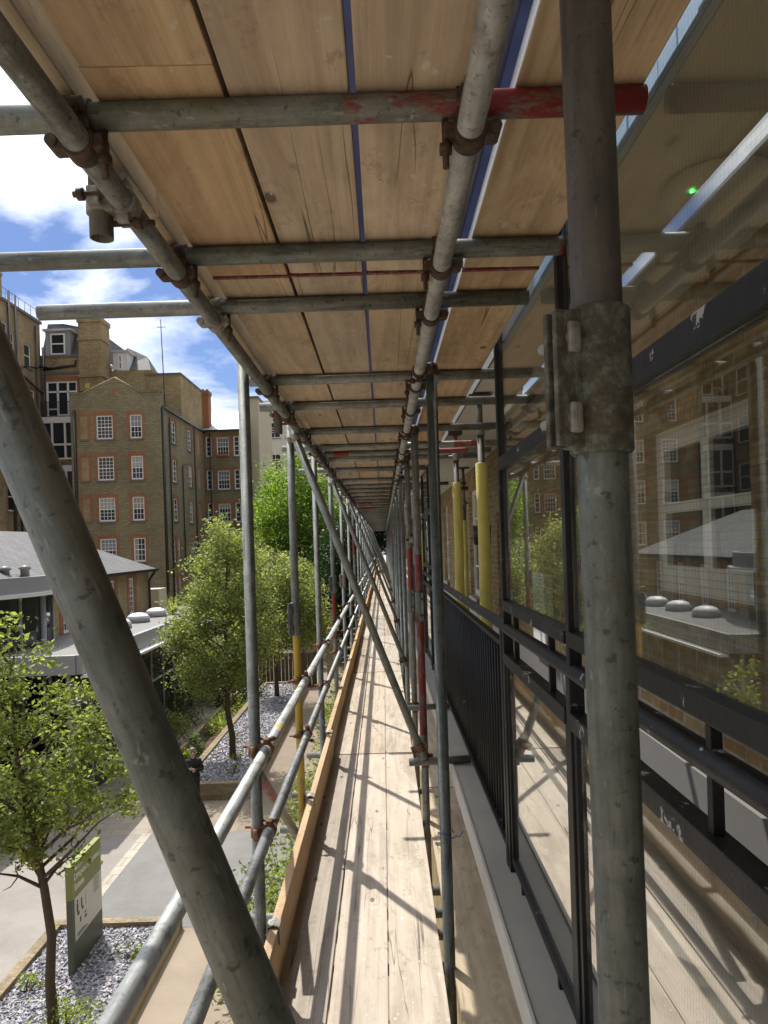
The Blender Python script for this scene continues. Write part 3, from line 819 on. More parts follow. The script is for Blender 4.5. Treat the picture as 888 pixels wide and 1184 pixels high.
tag(finish('sky_strip', bm, m_plain('sky_blue_strip', (.40,.60,.95), .4, 0, .12, 5), None), 'light blue strip standing for sky along the balcony slab edge overhead', 'sheeting')
A('wall', lambda bm: bx(bm, .95, 1.0, W0, W1, EYE-EYE*1.26, EYE-2.02), 'brick_old')
lm = bmesh.new(); lathe(lm, [(.0, 0), (.15, 0), (.185, .02), (.19, .06), (.18, .075), (0, .075)], E(1.233, 2.56, 1.25-.076), 28)
lamp = finish('ceiling_light', lm, MAT['lampwhite'], None, uv=False); tag(lamp, 'round white ceiling light on the balcony soffit behind glass', 'ceiling light')
n = NT('green_flare'); em = n.n('ShaderNodeEmission', {'Color': (.05,1,.1,1), 'Strength': 6.}); n.t.links.new(em.outputs[0], n.out.inputs[0])  # glowing dot added for a green lens flare by the ceiling light
bm = bmesh.new(); lathe(bm, [(0, 0), (.006, .002), (.006, .006), (0, .006)], E(1.10, 2.47, 1.25-.079), 10); finish('flare_dot', bm, n.m, lamp, uv=False)
bm = bmesh.new(); bx(bm, XW-.09, XW-.002, 6.9, 7.45, EYE-1.15, EYE-.35, bevel=.006)
tag(finish('meter_box', bm, MAT['white'], None), 'white wall box seen between the handrail and the glazed screen', 'wall box')
bm = bmesh.new(); lathe(bm, [(0,0), (.11,0), (.12,.25), (0,.26)], E(1.3, 9.4, -.06), 16)
tag(finish('hanging_pot', bm, MAT['pipe'], None, uv=False), 'dark hanging pot beside the yellow padded prop', 'pot')

# handrail and railing
bm = bmesh.new(); tube_path(bm, [E(XP+.0, y, z) for y, z in ((-1.2, -.438), (1.2, -.448), (3.79, -.465), (8, -.48), (16.2, -.50))], .030, 20)
tag(finish('handrail', bm, MAT['black_worn'], None, uv=False), 'long round black handrail with chipped paint along the balcony', 'handrail')
def railing(y0, y1, lab):
    e = empty('balcony_railing', E(XP, y0, -1.733), lab, 'railing', 'barred balcony railings')
    A('bottom_rail', lambda bm: bx(bm, XP-.02, XP+.02, y0+.05, y1-.05, EYE-1.665, EYE-1.64), 'black', e)
    A('top_rail', lambda bm: bx(bm, XP-.02, XP+.02, y0+.05, y1-.05, EYE-.575, EYE-.55), 'black', e)
    nb = min(95, int((y1-y0)/.105))
    for i in range(nb):
        y = y0 + .07 + (y1-y0-.14)*i/(nb-1)
        bm = bmesh.new(); tube_path(bm, [E(XP, y, -1.70), E(XP, y, -.56)], .0085, 8); finish('bar', bm, MAT['black'], e, uv=False)
    for y in ((y0+.03), (y1-.03)):
        bm = bmesh.new(); bx(bm, XP-.028, XP+.028, y-.028, y+.028, EYE-1.745, EYE-.46, bevel=.004); finish('post', bm, MAT['black'], e)
    return e
railing(3.80, 8.26, 'black barred railing beyond the nearer glazed screens')
railing(11.25, 16.2, 'farther black barred railing beyond the second glazed screen')
def glass_pane(parent, y0, y1, z0, z1, mat='wired'):
    bm = bmesh.new(); bx(bm, XP-.003, XP+.003, y0, y1, EYE+z0, EYE+z1)
    return finish('pane', bm, MAT[mat], parent)
def screen(y0, y1, lab, stub=True):
    e = empty('glazed_screen', E(XP, y1, -1.733), lab, 'glazed screen', 'black framed glazed balcony screens')
    P = lambda name, a, b, c, d, zz0, zz1, m='black_worn', bv=.004: A(name, lambda bm: bx(bm, a, b, c, d, EYE+zz0, EYE+zz1, bevel=bv), m, e)
    P('post', XP-.022, XP+.022, y1-.055, y1-.012, -.46, 1.25, 'black')
    P('post', XP-.026, XP+.026, y1-.058, y1-.006, -1.745, -.461, 'black')
    P('bottom_rail', XP-.026, XP+.026, y0, y1-.059, -.368, -.316)
    P('mid_rail', XP-.026, XP+.030, y0, y1-.059, .357, .424)
    glass_pane(e, y0+.002, y1-.06, -.317, .356); glass_pane(e, y0+.002, y1-.06, .425, 1.245, 'wired_up')
    # infill panel below the handrail
    P('panel_rail', XP-.028, XP+.026, y0+.01, y1-.059, -.648, -.59, 'black_peeled')
    P('panel_rail', XP-.018, XP+.018, y0+.01, y1-.059, -1.685, -1.645, 'black', .003)
    P('panel_frame', XP-.018, XP+.018, y1-.095, y1-.0595, -1.644, -.656, 'black', .003)
    P('panel_frame', XP-.018, XP+.018, y0+.012, y0+.042, -1.644, -.656, 'black', .003)
    glass_pane(e, y0+.043, y1-.096, -1.643, -.650, 'wired_low')
    for f in (.22, .78):
        yy = y0 + (y1-y0)*f
        P('foot', XP-.014, XP+.014, yy-.014, yy+.014, -1.736, -1.686, 'black', .002)
        P('bracket', XP-.012, XP+.012, yy-.012, yy+.012, -.589, -.376, 'black', .002)
    return e
screen(2.475, 3.79, 'wired glass screen next to the end of the barred railing')
screen(1.105, 2.47, 'wired glass screen partly behind the nearest upright tube')
screen(-.10, 1.10, 'nearest wired glass screen at the right edge of the view')
screen(8.30, 9.75, 'distant glazed screen beyond the first barred railing, nearer half')
screen(9.755, 11.2, 'distant glazed screen beyond the first barred railing, farther half')

# props under the balcony soffit
def prop(x, y, foam_top, foam_r, lab, top=1.25):
    e = empty('steel_prop', E(x, y, -1.75), lab, 'steel prop', 'padded steel props on the balcony')
    def P(name, fn, m):
        bm = bmesh.new(); fn(bm); return finish(name, bm, MAT[m], e, uv=False)
    P('outer_tube', lambda bm: tube_path(bm, [E(x,y,-1.735), E(x,y,foam_top+.25)], .030, 16), 'galv_brown')
    P('inner_tube', lambda bm: tube_path(bm, [E(x,y,foam_top+.2), E(x,y,top-.012)], .024, 16), 'galv_dark')
    P('collar', lambda bm: (tube_path(bm, [E(x,y,foam_top+.24), E(x,y,foam_top+.34)], .040, 16), tube_path(bm, [E(x-.08,y,foam_top+.29), E(x+.08,y,foam_top+.29)], .012, 8)), 'galv')
    P('coupler', lambda bm: (bx(bm, x-.075, x+.075, y-.05, y+.05, EYE+foam_top+.52, EYE+foam_top+.58, bevel=.012), bx(bm, x-.045, x+.045, y-.05, y+.05, EYE+foam_top+.62, EYE+foam_top+.66, bevel=.01)), 'darkrust')
    P('top_plate', lambda bm: bx(bm, x-.10, x+.10, y-.08, y+.08, EYE+top-.012, EYE+top-.002), 'rust')
    P('base_plate', lambda bm: bx(bm, x-.09, x+.09, y-.09, y+.09, EYE-1.747, EYE-1.735), 'rust')
    P('foam_sleeve', lambda bm: tube_path(bm, [E(x,y,-1.70), E(x,y,-.6), E(x+.004,y,0), E(x,y,foam_top-.006), E(x,y,foam_top)], [foam_r, foam_r, foam_r, foam_r, foam_r*.9], 18), 'foam')
prop(.87, 6.2, .665, .052, 'yellow foam padded steel prop, the thickest and nearest of the balcony props')
prop(.83, 7.9, .64, .050, 'yellow foam padded steel prop left of the thickest one')
prop(1.42, 12.4, .35, .034, 'thin yellow padded steel prop near the brick wall')
prop(.84, 15.2, .25, .050, 'yellow padded steel prop farthest off, between the black posts')

# the balcony was laid out on a drawing 1 / .811 times its real size, measured from the eye
FB = .811
SB = Matrix.Translation((0,0,EYE)) @ Matrix.Scale(FB, 4) @ Matrix.Translation((0,0,-EYE))
done_ = set()
for o in [q for q in bpy.data.objects if q not in PRE3]:
    if o.type == 'MESH':
        if o.data in done_: continue
        done_.add(o.data)
        o.data.transform(SB if not o.parent or mw(o.parent) == Matrix.Identity(4) else Matrix.Scale(FB, 4))
        for l in o.data.uv_layers:
            for d in l.data: d.uv = (d.uv[0]*FB, d.uv[1]*FB)
    elif not o.parent:
        o.location = SB @ o.location
# ------------------------------------------------------------------ courtyard ground
GZ = 0.
def sheet(name, pts, z, m, kind='structure', label=None, cat=None):
    bm = bmesh.new(); bm.faces.new([bm.verts.new((x, y, z)) for x, y in pts])
    o = finish(name, bm, m, None)
    return tag(o, label, cat, None, kind)
def m_ground(name, a, b, scale=1.2, speck=.3, brick=None, grad=None):
    n = NT(name); v = n.n('ShaderNodeTexCoord').outputs['Object']
    col = n.mix(n.noise(v, scale, 8, .65), a, b)
    col = n.mix(n.ramp(n.noise(v, .45, 6, .7), [(.45, (0,0,0)), (.68, (.45,.45,.45))]), col, tuple(x*.55 for x in a))
    fine = n.noise(v, 60, 3, .6)
    col = n.mix(n.ramp(fine, [(.5, (0,0,0)), (.75, (speck,)*3)]), col, tuple(x*1.5 for x in b))
    h = fine
    if brick:
        uv = n.n('ShaderNodeUVMap').outputs[0]
        br = n.n('ShaderNodeTexBrick', {'Vector': uv, 'Color1': (.92,.92,.92,1), 'Color2': (1.1,1.06,1.0,1), 'Mortar': (.55,.55,.55,1), 'Scale': 1., 'Mortar Size': brick[2], 'Brick Width': brick[0], 'Row Height': brick[1]})
        col = n.mix(1., col, br.outputs['Color'], 'MULTIPLY')
    return n.done(col, .9, 0., n.bump(h, .3, .006), .2)
MAT['paving'] = m_ground('block_paving', (.23,.185,.14), (.33,.275,.21), 1.5, .25)
MAT['flag'] = m_ground('flag_paving', (.28,.25,.21), (.37,.335,.28), 1., .2, (.6,.45,.008))
MAT['tarmac'] = m_ground('tarmac', (.155,.15,.143), (.225,.217,.207), 2.5, .5)
MAT['tarmac_pale'] = m_ground('worn_tarmac', (.225,.203,.182), (.305,.277,.25), 1.2, .4)
MAT['soil'] = m_ground('soil', (.05,.035,.022), (.10,.07,.045), 4, .2)
MAT['slatebed'] = m_ground('slate_bed', (.17,.165,.20), (.28,.275,.32), 9, .5)
sheet('ground', [(-400,-300),(400,-300),(400,500),(-400,500)], 0, MAT['paving'])
sheet('road', [(-34,5),(-6.62,5),(-6.62,19.0),(-34,19.0)], .004, MAT['tarmac_pale'])
sheet('road', [(-6.36,14.25),(.4,14.25),(.4,19.0),(-6.36,19.0)], .004, MAT['tarmac'])
sheet('pavement', [(-12.2,19.0),(-6.5,19.0),(-6.9,31),(-9.2,40),(-12.2,40)], .005, MAT['flag'])
sheet('path', [(-4.15,19.0),(.4,19.0),(.4,62),(-4.15,62)], .006, m_ground('brown_paving', (.20,.16,.122), (.28,.228,.178), 1.5, .25))
bm = bmesh.new(); bx(bm, -6.62, -6.36, 14.25, 19.0, -.02, .012, bevel=.003)
tag(finish('kerb', bm, m_ground('kerb_setts', (.36,.33,.28), (.45,.41,.35), 2, .2, (1., .45, .012)), None), None, None, None, 'structure')
bm = bmesh.new(); bx(bm, -8.55, -8.05, 13.0, 13.4, -.02, .010)
for i in range(7): bx(bm, -8.50+.065*i, -8.475+.065*i, 13.04, 13.36, .010, .016, 1)
tag(finish('drain_cover', bm, [MAT['pipe'], MAT['concrete']], None), 'dark drain grating in the pavement left of the sign', 'drain cover')

# planting beds: brick edging, slate chippings
def planter(x0, x1, y0, y1, h, t, lab, front='edging'):
    e = empty('planter', ((x0+x1)/2, y0, 0), lab, 'planter')
    def P(name, *a, m='edging'):
        bm = bmesh.new(); bx(bm, *a, bevel=.008); return finish(name, bm, MAT[m], e)
    P('edging_wall', x0, x1, y1-t, y1, -.05, h, m=front)
    P('edging_wall', x0, x0+t, y0, y1-t-.002, -.05, h-.004, m=front)
    P('edging_board', x1-t*.6, x1, y0, y1-t-.002, -.05, h+.02, m='timber')
    P('edging_wall', x0+t+.002, x1-t*.6-.002, y0, y0+t, -.05, h-.003, m=front)
    return e
def chips(x0, x1, y0, y1, z, N, s, lab):
    r = np.random.default_rng(int(y0*10)); V = np.empty((N, 8, 3)); F = []
    c = np.stack([r.uniform(x0, x1, N), r.uniform(y0, y1, N), z + r.uniform(0, .03, N)], 1)
    for i in range(N):
        a = r.uniform(0, 2*PI); lx, ly, lz = s*r.uniform(.5, 1.3), s*r.uniform(.35, .8), s*.14
        M = Matrix.Rotation(a, 3, 'Z') @ Matrix.Rotation(r.normal(0, .4), 3, 'X') @ Matrix.Rotation(r.normal(0, .4), 3, 'Y')
        for k, (p, q, w) in enumerate(((-1,-1,-1),(1,-.7,-1),(.8,1,-1),(-1,.8,-1),(-1,-1,1),(1,-.7,1),(.8,1,1),(-1,.8,1))):
            V[i, k] = np.array(M @ Vector((p*lx, q*ly, w*lz)))*.5 + c[i]
        b = 8*i; F += [(b+4,b+5,b+6,b+7),(b,b+1,b+5,b+4),(b+1,b+2,b+6,b+5),(b+2,b+3,b+7,b+6),(b+3,b,b+4,b+7)]
    n = NT('slate_chip'); rr = n.n('ShaderNodeNewGeometry').outputs['Random Per Island']
    m = n.done(n.ramp(rr, [(0,(.15,.145,.165)),(.4,(.25,.24,.27)),(.75,(.34,.325,.355)),(1,(.46,.44,.46))]), .55)
    o = bpy.data.objects.new('slate_chippings', raw_mesh('slate_chippings', V.reshape(-1,3), F, m)); COL.objects.link(o)
    return tag(o, lab, 'chippings', None, 'stuff')
planter(-6.75, -4.22, 6.5, 14.25, .24, .20, 'low brick edged planter around the sign and the near tree')
sheet('slate_bed', [(-6.56,6.7),(-4.35,6.7),(-4.35,14.06),(-6.56,14.06)], .13, MAT['slatebed'])
chips(-6.55, -4.36, 8.6, 14.04, .13, 14000, .062, 'purple grey slate chippings in the near planter')
planter(-6.42, -4.2, 21.4, 37.2, .50, .22, 'long raised planter with a brown brick front wall and timber edge', 'edging')
sheet('slate_bed', [(-6.22,21.6),(-4.32,21.6),(-4.32,37),(-6.22,37)], .40, MAT['slatebed'])
chips(-6.21, -4.33, 21.63, 37, .40, 15000, .085, 'purple grey slate chippings in the long raised planter')
bm = bmesh.new(); bx(bm, -7.6, -6.45, 23.5, 36.5, -.05, .10); bx(bm, -7.72, -7.602, 23.5, 36.5, -.05, .22, 1)
tag(finish('flower_bed', bm, [MAT['soil'], MAT['timber']], None), 'flower bed with dark soil beside the long raised planter', 'flower bed')

# estate sign
sg = empty('estate_sign', (-5.66, 13.15, .13), 'green and grey estate map sign standing in the slate bed', 'sign')
sg_y0, sg_y1, sg_h = 12.5, 13.8, 1.93
MAT['sign_green'] = m_plain('sign_green', (.22,.25,.06), .4, 0, .04, 2)
MAT['sign_dark'] = m_plain('sign_dark_green', (.085,.098,.066), .45, 0, .06, 2)
MAT['sign_map'] = m_plain('sign_map', (.66,.65,.62), .4, 0, .03, 2)
MAT['sign_ink'] = m_plain('sign_ink', (.06,.06,.06), .6, 0, .02)
MAT['sign_letters'] = m_plain('sign_letters', (.80,.80,.74), .5, 0, .02)
def S(name, a, m, par=sg, bv=.004):
    bm = bmesh.new(); bx(bm, *a, bevel=bv); return finish(name, bm, MAT[m], par)
zb = .10
S('panel', (-5.72, -5.62, sg_y0, sg_y1, zb, zb+1.34), 'sign_dark')
S('header', (-5.722, -5.618, sg_y0-.002, sg_y1+.002, zb+1.3405, zb+sg_h), 'sign_green')
mp = S('map', (-5.6195, -5.615, sg_y0+.10, sg_y1-.02, zb+.58, zb+1.33), 'sign_map', bv=0)
x = -5.6145
for nm_, y, z, w, h in (('building_mark',12.68,1.02,.06,.16),('building_mark',12.70,.96,.09,.05),('building_mark',12.69,1.19,.05,.05),('building_mark',12.86,1.04,.05,.16),('building_mark',12.88,.98,.08,.05),('building_mark',12.80,.80,.05,.09),('building_mark',12.99,.78,.10,.04),('building_mark',12.99,.86,.08,.03),
                   ('text_line',12.68,.60,.42,.022),('text_line',12.68,.64,.30,.018),('map_border',13.05,1.0,.012,.20)):
    bm = bmesh.new(); bx(bm, x-.001, x+.0012, y, y+w, z+.12, z+h+.12); finish(nm_, bm, MAT['sign_ink'], mp)
for k in range(9):
    bm = bmesh.new(); bx(bm, x-.001, x+.001, 13.42, 13.66, 1.02+k*.032+.12, 1.028+k*.032+.12); finish('text_line', bm, MAT['sign_ink'], mp)
def text(body, size, y, z, x, parent, m, name='lettering'):
    cu = bpy.data.curves.new(name, 'FONT'); cu.body = body; cu.size = size; cu.extrude = .002; cu.offset = .004
    t = bpy.data.objects.new(name, cu); COL.objects.link(t)
    dg = bpy.context.evaluated_depsgraph_get(); me = bpy.data.meshes.new_from_object(t.evaluated_get(dg))
    bpy.data.objects.remove(t); me.materials.clear(); me.materials.append(MAT[m])
    M = Matrix(((0,0,1,x),(1,0,0,y),(0,1,0,z),(0,0,0,1)))
    o = bpy.data.objects.new(name, me); COL.objects.link(o); return attach(o, parent, M)
text('Draycott Avenue', .168, 12.615, zb+1.635, -5.6165, sg, 'sign_letters')
text('Estate', .163, 12.615, zb+1.455, -5.6165, sg, 'sign_letters')
bm = bmesh.new(); lathe(bm, [(0,0),(.035,0),(.035,.002),(0,.002)], (0,0,0), 12)
bx(bm, .06, .10, .0, .008, 0, .002)
for k in range(7): bx(bm, -.012+.05+.045*k, .012+.05+.045*k, -.022, .014, 0, .002)
for k in range(5): bx(bm, -.012+.05+.045*k, .012+.05+.045*k, -.055, -.034, 0, .002)
finish('emblem', bm, MAT['sign_letters'], sg, uv=False, world=Matrix(((0,0,1,-5.6175),(1,0,0,12.68),(0,1,0,zb+1.83),(0,0,0,1))))

# ------------------------------------------------------------------ plants
LEAF = {'fresh': m_leaf('fresh_leaf', (.09,.115,.04), (.30,.345,.13)),
        'mid': m_leaf('mid_leaf', (.12,.145,.062), (.33,.36,.17)),
        'bright': m_leaf('bright_leaf', (.09,.15,.03), (.24,.35,.07)),
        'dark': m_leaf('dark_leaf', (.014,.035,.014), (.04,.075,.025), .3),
        'lime': m_leaf('lime_leaf', (.14,.20,.02), (.30,.36,.05)),
        'grey': m_leaf('grey_leaf', (.07,.10,.06), (.15,.19,.11))}
def leaf_verts(c, size, r, droop=.3, slim=.55):
    """folded leaves, two triangles each, one at every centre"""
    N = len(c)
    d = r.normal(size=(N,3)); d[:,2] = d[:,2]*.6 - droop; d /= np.linalg.norm(d, axis=1)[:,None]
    a = r.normal(size=(N,3)); s = np.cross(d, a); s /= np.linalg.norm(s, axis=1)[:,None]; nn = np.cross(s, d)
    L = (size*r.uniform(.6, 1.25, N))[:,None]
    V = np.stack([c - d*L*.5, c + s*L*slim*.5 + nn*L*.10, c + d*L*.5, c - s*L*slim*.5 + nn*L*.10], 1)
    return V
def leaf_mesh(name, V, m):
    N = len(V); me = bpy.data.meshes.new(name)
    me.vertices.add(N*4); me.vertices.foreach_set('co', V.reshape(-1))
    idx = (np.arange(N)[:,None]*4 + np.array([[0,1,2,0,2,3]])).reshape(-1)
    me.loops.add(N*6); me.loops.foreach_set('vertex_index', idx.astype(np.int32))
    me.polygons.add(N*2); me.polygons.foreach_set('loop_start', (np.arange(N*2)*3).astype(np.int32))
    me.polygons.foreach_set('loop_total', np.full(N*2, 3, np.int32))
    me.update(calc_edges=True); me.materials.append(m); return me
def crown_points(ells, n, r, shell=.45):
    vol = np.array([e[3]*e[4]*e[5] for e in ells]); pick = r.choice(len(ells), n, p=vol/vol.sum())
    d = r.normal(size=(n,3)); d /= np.linalg.norm(d, axis=1)[:,None]
    rad = r.uniform(shell**3, 1, n)**(1/3)
    e = np.array(ells)[pick]
    return e[:, :3] + d*rad[:,None]*e[:, 3:]
def tree(name, lab, base, split, ells, nclus, nleaf, leaf, spread, mat, tr=.09, seed=1, group=None, limbs=26, shell=.45, flat=.8):
    r = np.random.default_rng(seed)
    e = empty(name, base, lab, 'tree', group)
    C = crown_points(ells, nclus, r, shell)
    base = np.array(base)
    top = np.array([base[0]+r.normal(0,.08), base[1]+r.normal(0,.08), split])
    bm = bmesh.new()
    tq = max(ells, key=lambda q: q[2]+q[5]); cz = tq[2]+tq[5]*.7; cen = np.array([tq[0], tq[1], cz])
    lead = [base - [0,0,.1], base + (top-base)*.33 + [r.normal(0,.03), r.normal(0,.03), 0], base+(top-base)*.66 + [r.normal(0,.03), r.normal(0,.03), 0], top,
            (top + [cen[0], cen[1], cz])/2 + r.normal(0,.12,3), np.array([cen[0], cen[1], cz])]
    tube_path(bm, [Vector(p) for p in lead], [tr*1.25, tr, tr*.93, tr*.85, tr*.5, tr*.12], 10)
    for k in range(min(limbs, nclus)):
        c = C[k]; hd = np.hypot(c[0]-top[0], c[1]-top[1]); t = np.clip((c[2]-.85*hd-top[2])/max(.1, lead[5][2]-top[2]), 0, .85); s = top + (lead[5]-top)*t if t > .5 else top + (lead[4]-top)*t*2
        t = float(t)
        m1 = s + (c-s)*.4 + np.array([r.normal(0,.1), r.normal(0,.1), .04*np.linalg.norm(c-s)]); m2 = s + (c-s)*.75 + r.normal(0,.06,3)
        q = tr*(.42 - .2*t); tube_path(bm, [Vector(s), Vector(m1), Vector(m2), Vector(c)], [q, q*.7, q*.4, q*.15], 7, cap=False)
        for j in range(2):
            w = m1 + (C[(k*7+j*3+nclus//2) % nclus]-m1)*0 + r.normal(0, spread*1.0, 3)
            tube_path(bm, [Vector(m1), Vector((m1+w)/2 + r.normal(0,.04,3)), Vector(w)], [q*.4, q*.28, q*.1], 6, cap=False)
    finish('trunk', bm, MAT['bark'], e, uv=False)
    per = np.maximum(3, r.normal(nleaf, nleaf*.35, nclus)).astype(int)
    P = np.concatenate([C[i] + r.normal(0, 1, (per[i],3))*np.array([spread, spread, spread*flat])*r.uniform(.6,1.3) for i in range(nclus)])
    me = leaf_mesh('crown', leaf_verts(P - base, leaf, r), LEAF[mat])
    o = bpy.data.objects.new('crown', me); COL.objects.link(o); o.parent = e
    return e
G0 = 0.
tree('courtyard_tree', 'young green tree beside the estate sign, nearest the scaffold', (-5.35, 11.15, .13), 2.35,
     [(-5.55,11.2,4.35,1.15,1.15,1.25),(-5.9,11.2,5.7,.62,.7,.95),(-4.65,11.3,3.75,.85,.8,.75),(-6.2,11.1,3.5,1.0,.9,.8),(-5.45,11.2,3.15,.85,.7,.45),(-5.0,11.3,5.0,.8,.7,.6),(-4.4,11.3,3.5,.55,.6,.4)], 165, 62, .098, .125, 'fresh', .075, 5, 'young trees along the courtyard beds', 34, .35)
tree('courtyard_tree', 'slender dense tree rising from the slate of the long planter', (-5.32, 24.3, .40), 2.7,
     [(-5.4,24.3,4.6,1.75,1.7,1.9),(-5.3,24.4,6.4,1.35,1.3,1.6),(-5.2,24.4,7.7,.75,.75,.95),(-5.9,24.2,3.4,1.3,1.2,.9),(-6.5,24.2,5.0,.95,.9,1.1)], 290, 105, .108, .23, 'mid', .10, 9, 'young trees along the courtyard beds', 34, .4)
tree('courtyard_tree', 'third young tree behind the uprights at the planter end', (-5.25, 34.0, .40), 2.6,
     [(-5.0,34,4.2,2.1,1.9,1.7),(-4.6,34,5.6,1.7,1.5,1.6),(-3.9,34.3,3.9,1.3,1.3,1.3),(-5.4,34,6.4,1.1,1.1,1.1)], 250, 95, .125, .26, 'mid', .10, 14, 'young trees along the courtyard beds', 26, .25)
tree('plane_tree', 'tall bright green tree in front of the white building', (-6.3, 53, 0), 4.0,
     [(-6.0,53,9.2,3.3,3,3.6),(-5.8,53,12.0,2.1,2,2.2),(-4.6,53,6.6,2.8,2.5,2.8),(-6.4,53,6.0,2.4,2.4,2.4)], 320, 95, .24, .5, 'bright', .25, 21, 'tall trees beyond the courtyard', 24, .3)
tree('plane_tree', 'tall bright green tree at the left of its taller neighbour', (-8.0, 57, 0), 4.0,
     [(-8.0,57,9.5,1.5,2,3.2),(-8.1,57,12.2,1.1,1.3,1.9),(-7.4,57,6.0,2.0,2.0,2.6)], 190, 95, .24, .45, 'bright', .25, 22, 'tall trees beyond the courtyard', 20, .3)
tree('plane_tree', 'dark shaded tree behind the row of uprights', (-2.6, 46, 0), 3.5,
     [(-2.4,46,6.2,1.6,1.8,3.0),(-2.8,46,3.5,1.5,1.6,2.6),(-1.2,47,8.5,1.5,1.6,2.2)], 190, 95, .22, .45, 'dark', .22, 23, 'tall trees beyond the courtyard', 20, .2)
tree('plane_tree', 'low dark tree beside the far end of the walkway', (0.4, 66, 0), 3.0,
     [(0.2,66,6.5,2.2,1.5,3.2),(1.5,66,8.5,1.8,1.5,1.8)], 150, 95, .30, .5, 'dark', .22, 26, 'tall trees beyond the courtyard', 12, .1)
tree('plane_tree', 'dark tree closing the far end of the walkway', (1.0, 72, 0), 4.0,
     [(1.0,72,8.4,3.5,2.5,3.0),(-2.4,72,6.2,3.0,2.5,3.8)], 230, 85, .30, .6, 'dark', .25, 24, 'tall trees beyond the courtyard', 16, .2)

def shrub(name, lab, c, rad, n, leaf, mat, seed, group=None, slim=.5, droop=-.1):
    r = np.random.default_rng(seed); c = np.array(c, float)
    e = empty(name, (c[0], c[1], max(0, c[2]-.0)), lab, 'shrub', group)
    k = max(6, n//70); C = crown_points([(0, 0, rad[2]*.55, rad[0], rad[1], rad[2]*.6)], k, r, .2)
    P = np.concatenate([C[i] + r.normal(0, 1, (n//k, 3))*np.array(rad)*.17 for i in range(k)])
    P = P[P[:,2] > .02]
    o = bpy.data.objects.new('foliage', leaf_mesh('foliage', leaf_verts(P, leaf, r, droop, slim), LEAF[mat])); COL.objects.link(o); o.parent = e
    bm = bmesh.new()
    for i in range(min(12, k)): tube_path(bm, [Vector((r.normal(0,.06), r.normal(0,.06), -.05)), Vector(C[i])*.5 + Vector(r.normal(0,.05,3)), Vector(C[i])], [.018, .012, .005], 6, cap=False)
    finish('stem', bm, MAT['bark'], e, uv=False, world=Matrix.Translation(e.location))
    return e
def spiky(name, lab, c, n, L, w, mat, seed, up=.9, stem=0.):
    r = np.random.default_rng(seed); e = empty(name, c, lab, 'plant')
    V = []; F = []
    for i in range(n):
        a = r.uniform(0, 2*PI); el = r.uniform(.15, 1.)*up; l = L*r.uniform(.7, 1.1)
        h = Vector((math.cos(a), math.sin(a), 0)); s = Vector((-h.y, h.x, 0))
        o0 = len(V)
        for t in (0, .35, .7, 1.):
            p = h*l*t*(1.05-el*.75) + Vector((0,0,stem + l*(el*1.1*t - .75*t*t*(1.1-el)))); ww = w*(1-t*.95)
            V += [p - s*ww/2, p + s*ww/2]
        F += [(o0+2*k, o0+2*k+1, o0+2*k+3, o0+2*k+2) for k in range(3)]
    o = bpy.data.objects.new('leaf_blades', raw_mesh('leaf_blades', V, F, LEAF[mat])); COL.objects.link(o); o.parent = e
    if stem:
        bm = bmesh.new(); tube_path(bm, [Vector((0,0,-.1)), Vector((.02,0,stem*.5)), Vector((0,0,stem+.05))], [.09, .08, .07], 10); finish('trunk', bm, MAT['bark'], e, uv=False, world=Matrix.Translation(Vector(c)))
    return e
shrub('shrub', 'grey-green leafy shrub under the grey canopy roof', (-9.0, 30.4, 0), (1.3,1.2,1.9), 2200, .13, 'grey', 31)
shrub('shrub', 'dark green mounded shrub at the curve of the path', (-8.6, 27.4, 0), (.95,.95,1.2), 1700, .14, 'mid', 32)
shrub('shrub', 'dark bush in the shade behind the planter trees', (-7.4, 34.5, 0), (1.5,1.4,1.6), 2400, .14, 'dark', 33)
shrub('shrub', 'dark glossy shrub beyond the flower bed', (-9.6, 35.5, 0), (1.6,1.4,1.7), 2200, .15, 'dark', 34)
for i, (x, y, s, m, lab) in enumerate([(-6.95,24.6,.42,'lime','lime green low plant in the flower bed behind the person'),(-6.95,26.0,.50,'grey','pale grey-green low plant next to the lime one'),
        (-7.05,28.6,.55,'fresh','fresh green bushy plant halfway along the flower bed'),(-6.95,30.4,.55,'mid','mid green plant near the far end of the flower bed'),(-7.0,32.6,.6,'lime','yellow-green plant at the far end of the flower bed')]):
    shrub('bedding_plant', lab, (x, y, .08), (s,s*1.3,s*1.1), 520, .11, m, 40+i, 'plants in the flower bed')
spiky('spiky_plant', 'yellow-green spiky plant in the flower bed left of the tree trunk', (-6.9, 29.5, .08), 70, 1.15, .06, 'lime', 50)
spiky('palm_lily', 'spiky palm-like plant standing against the low brick building', (-9.9, 33.4, 0), 150, 1.25, .07, 'mid', 51, 1.0, 4.4)
for i, (x, y, s) in enumerate([(-2.35,12.3,1.0),(-2.15,14.6,1.0),(-2.0,17.0,1.0),(-1.9,20.,1.1),(-1.95,23.5,1.2),(-1.9,27.5,1.3)]):
    shrub('hedge_bush', f'leafy bush below the scaffold between rail and toe board, {ORD[i]} from the camera', (x, y, 0), (.75,1.1,1.5*s), 1900, .115, 'fresh' if i != 2 else 'mid', 60+i, 'bushes below the scaffold')
for i, (x, y) in enumerate([(-6.2,12.1),(-5.0,10.9),(-4.8,13.0),(-5.1,24.1),(-5.75,26.5),(-4.9,22.6)]):
    z = .13 if y < 20 else .40
    shrub('weed', ['green weeds left of the sign foot','yellow-green clump by the near trunk','small weed in the slate right of the sign','small clump at the second trunk','weed clump in the slate by the timber edge','weeds near the raised brick wall'][i], (x, y, z), (.28,.28,.22) if i != 1 else (.6,.6,.5), 180 if i != 1 else 700, .06, 'lime' if i < 2 else 'fresh', 70+i, 'weeds in the slate')
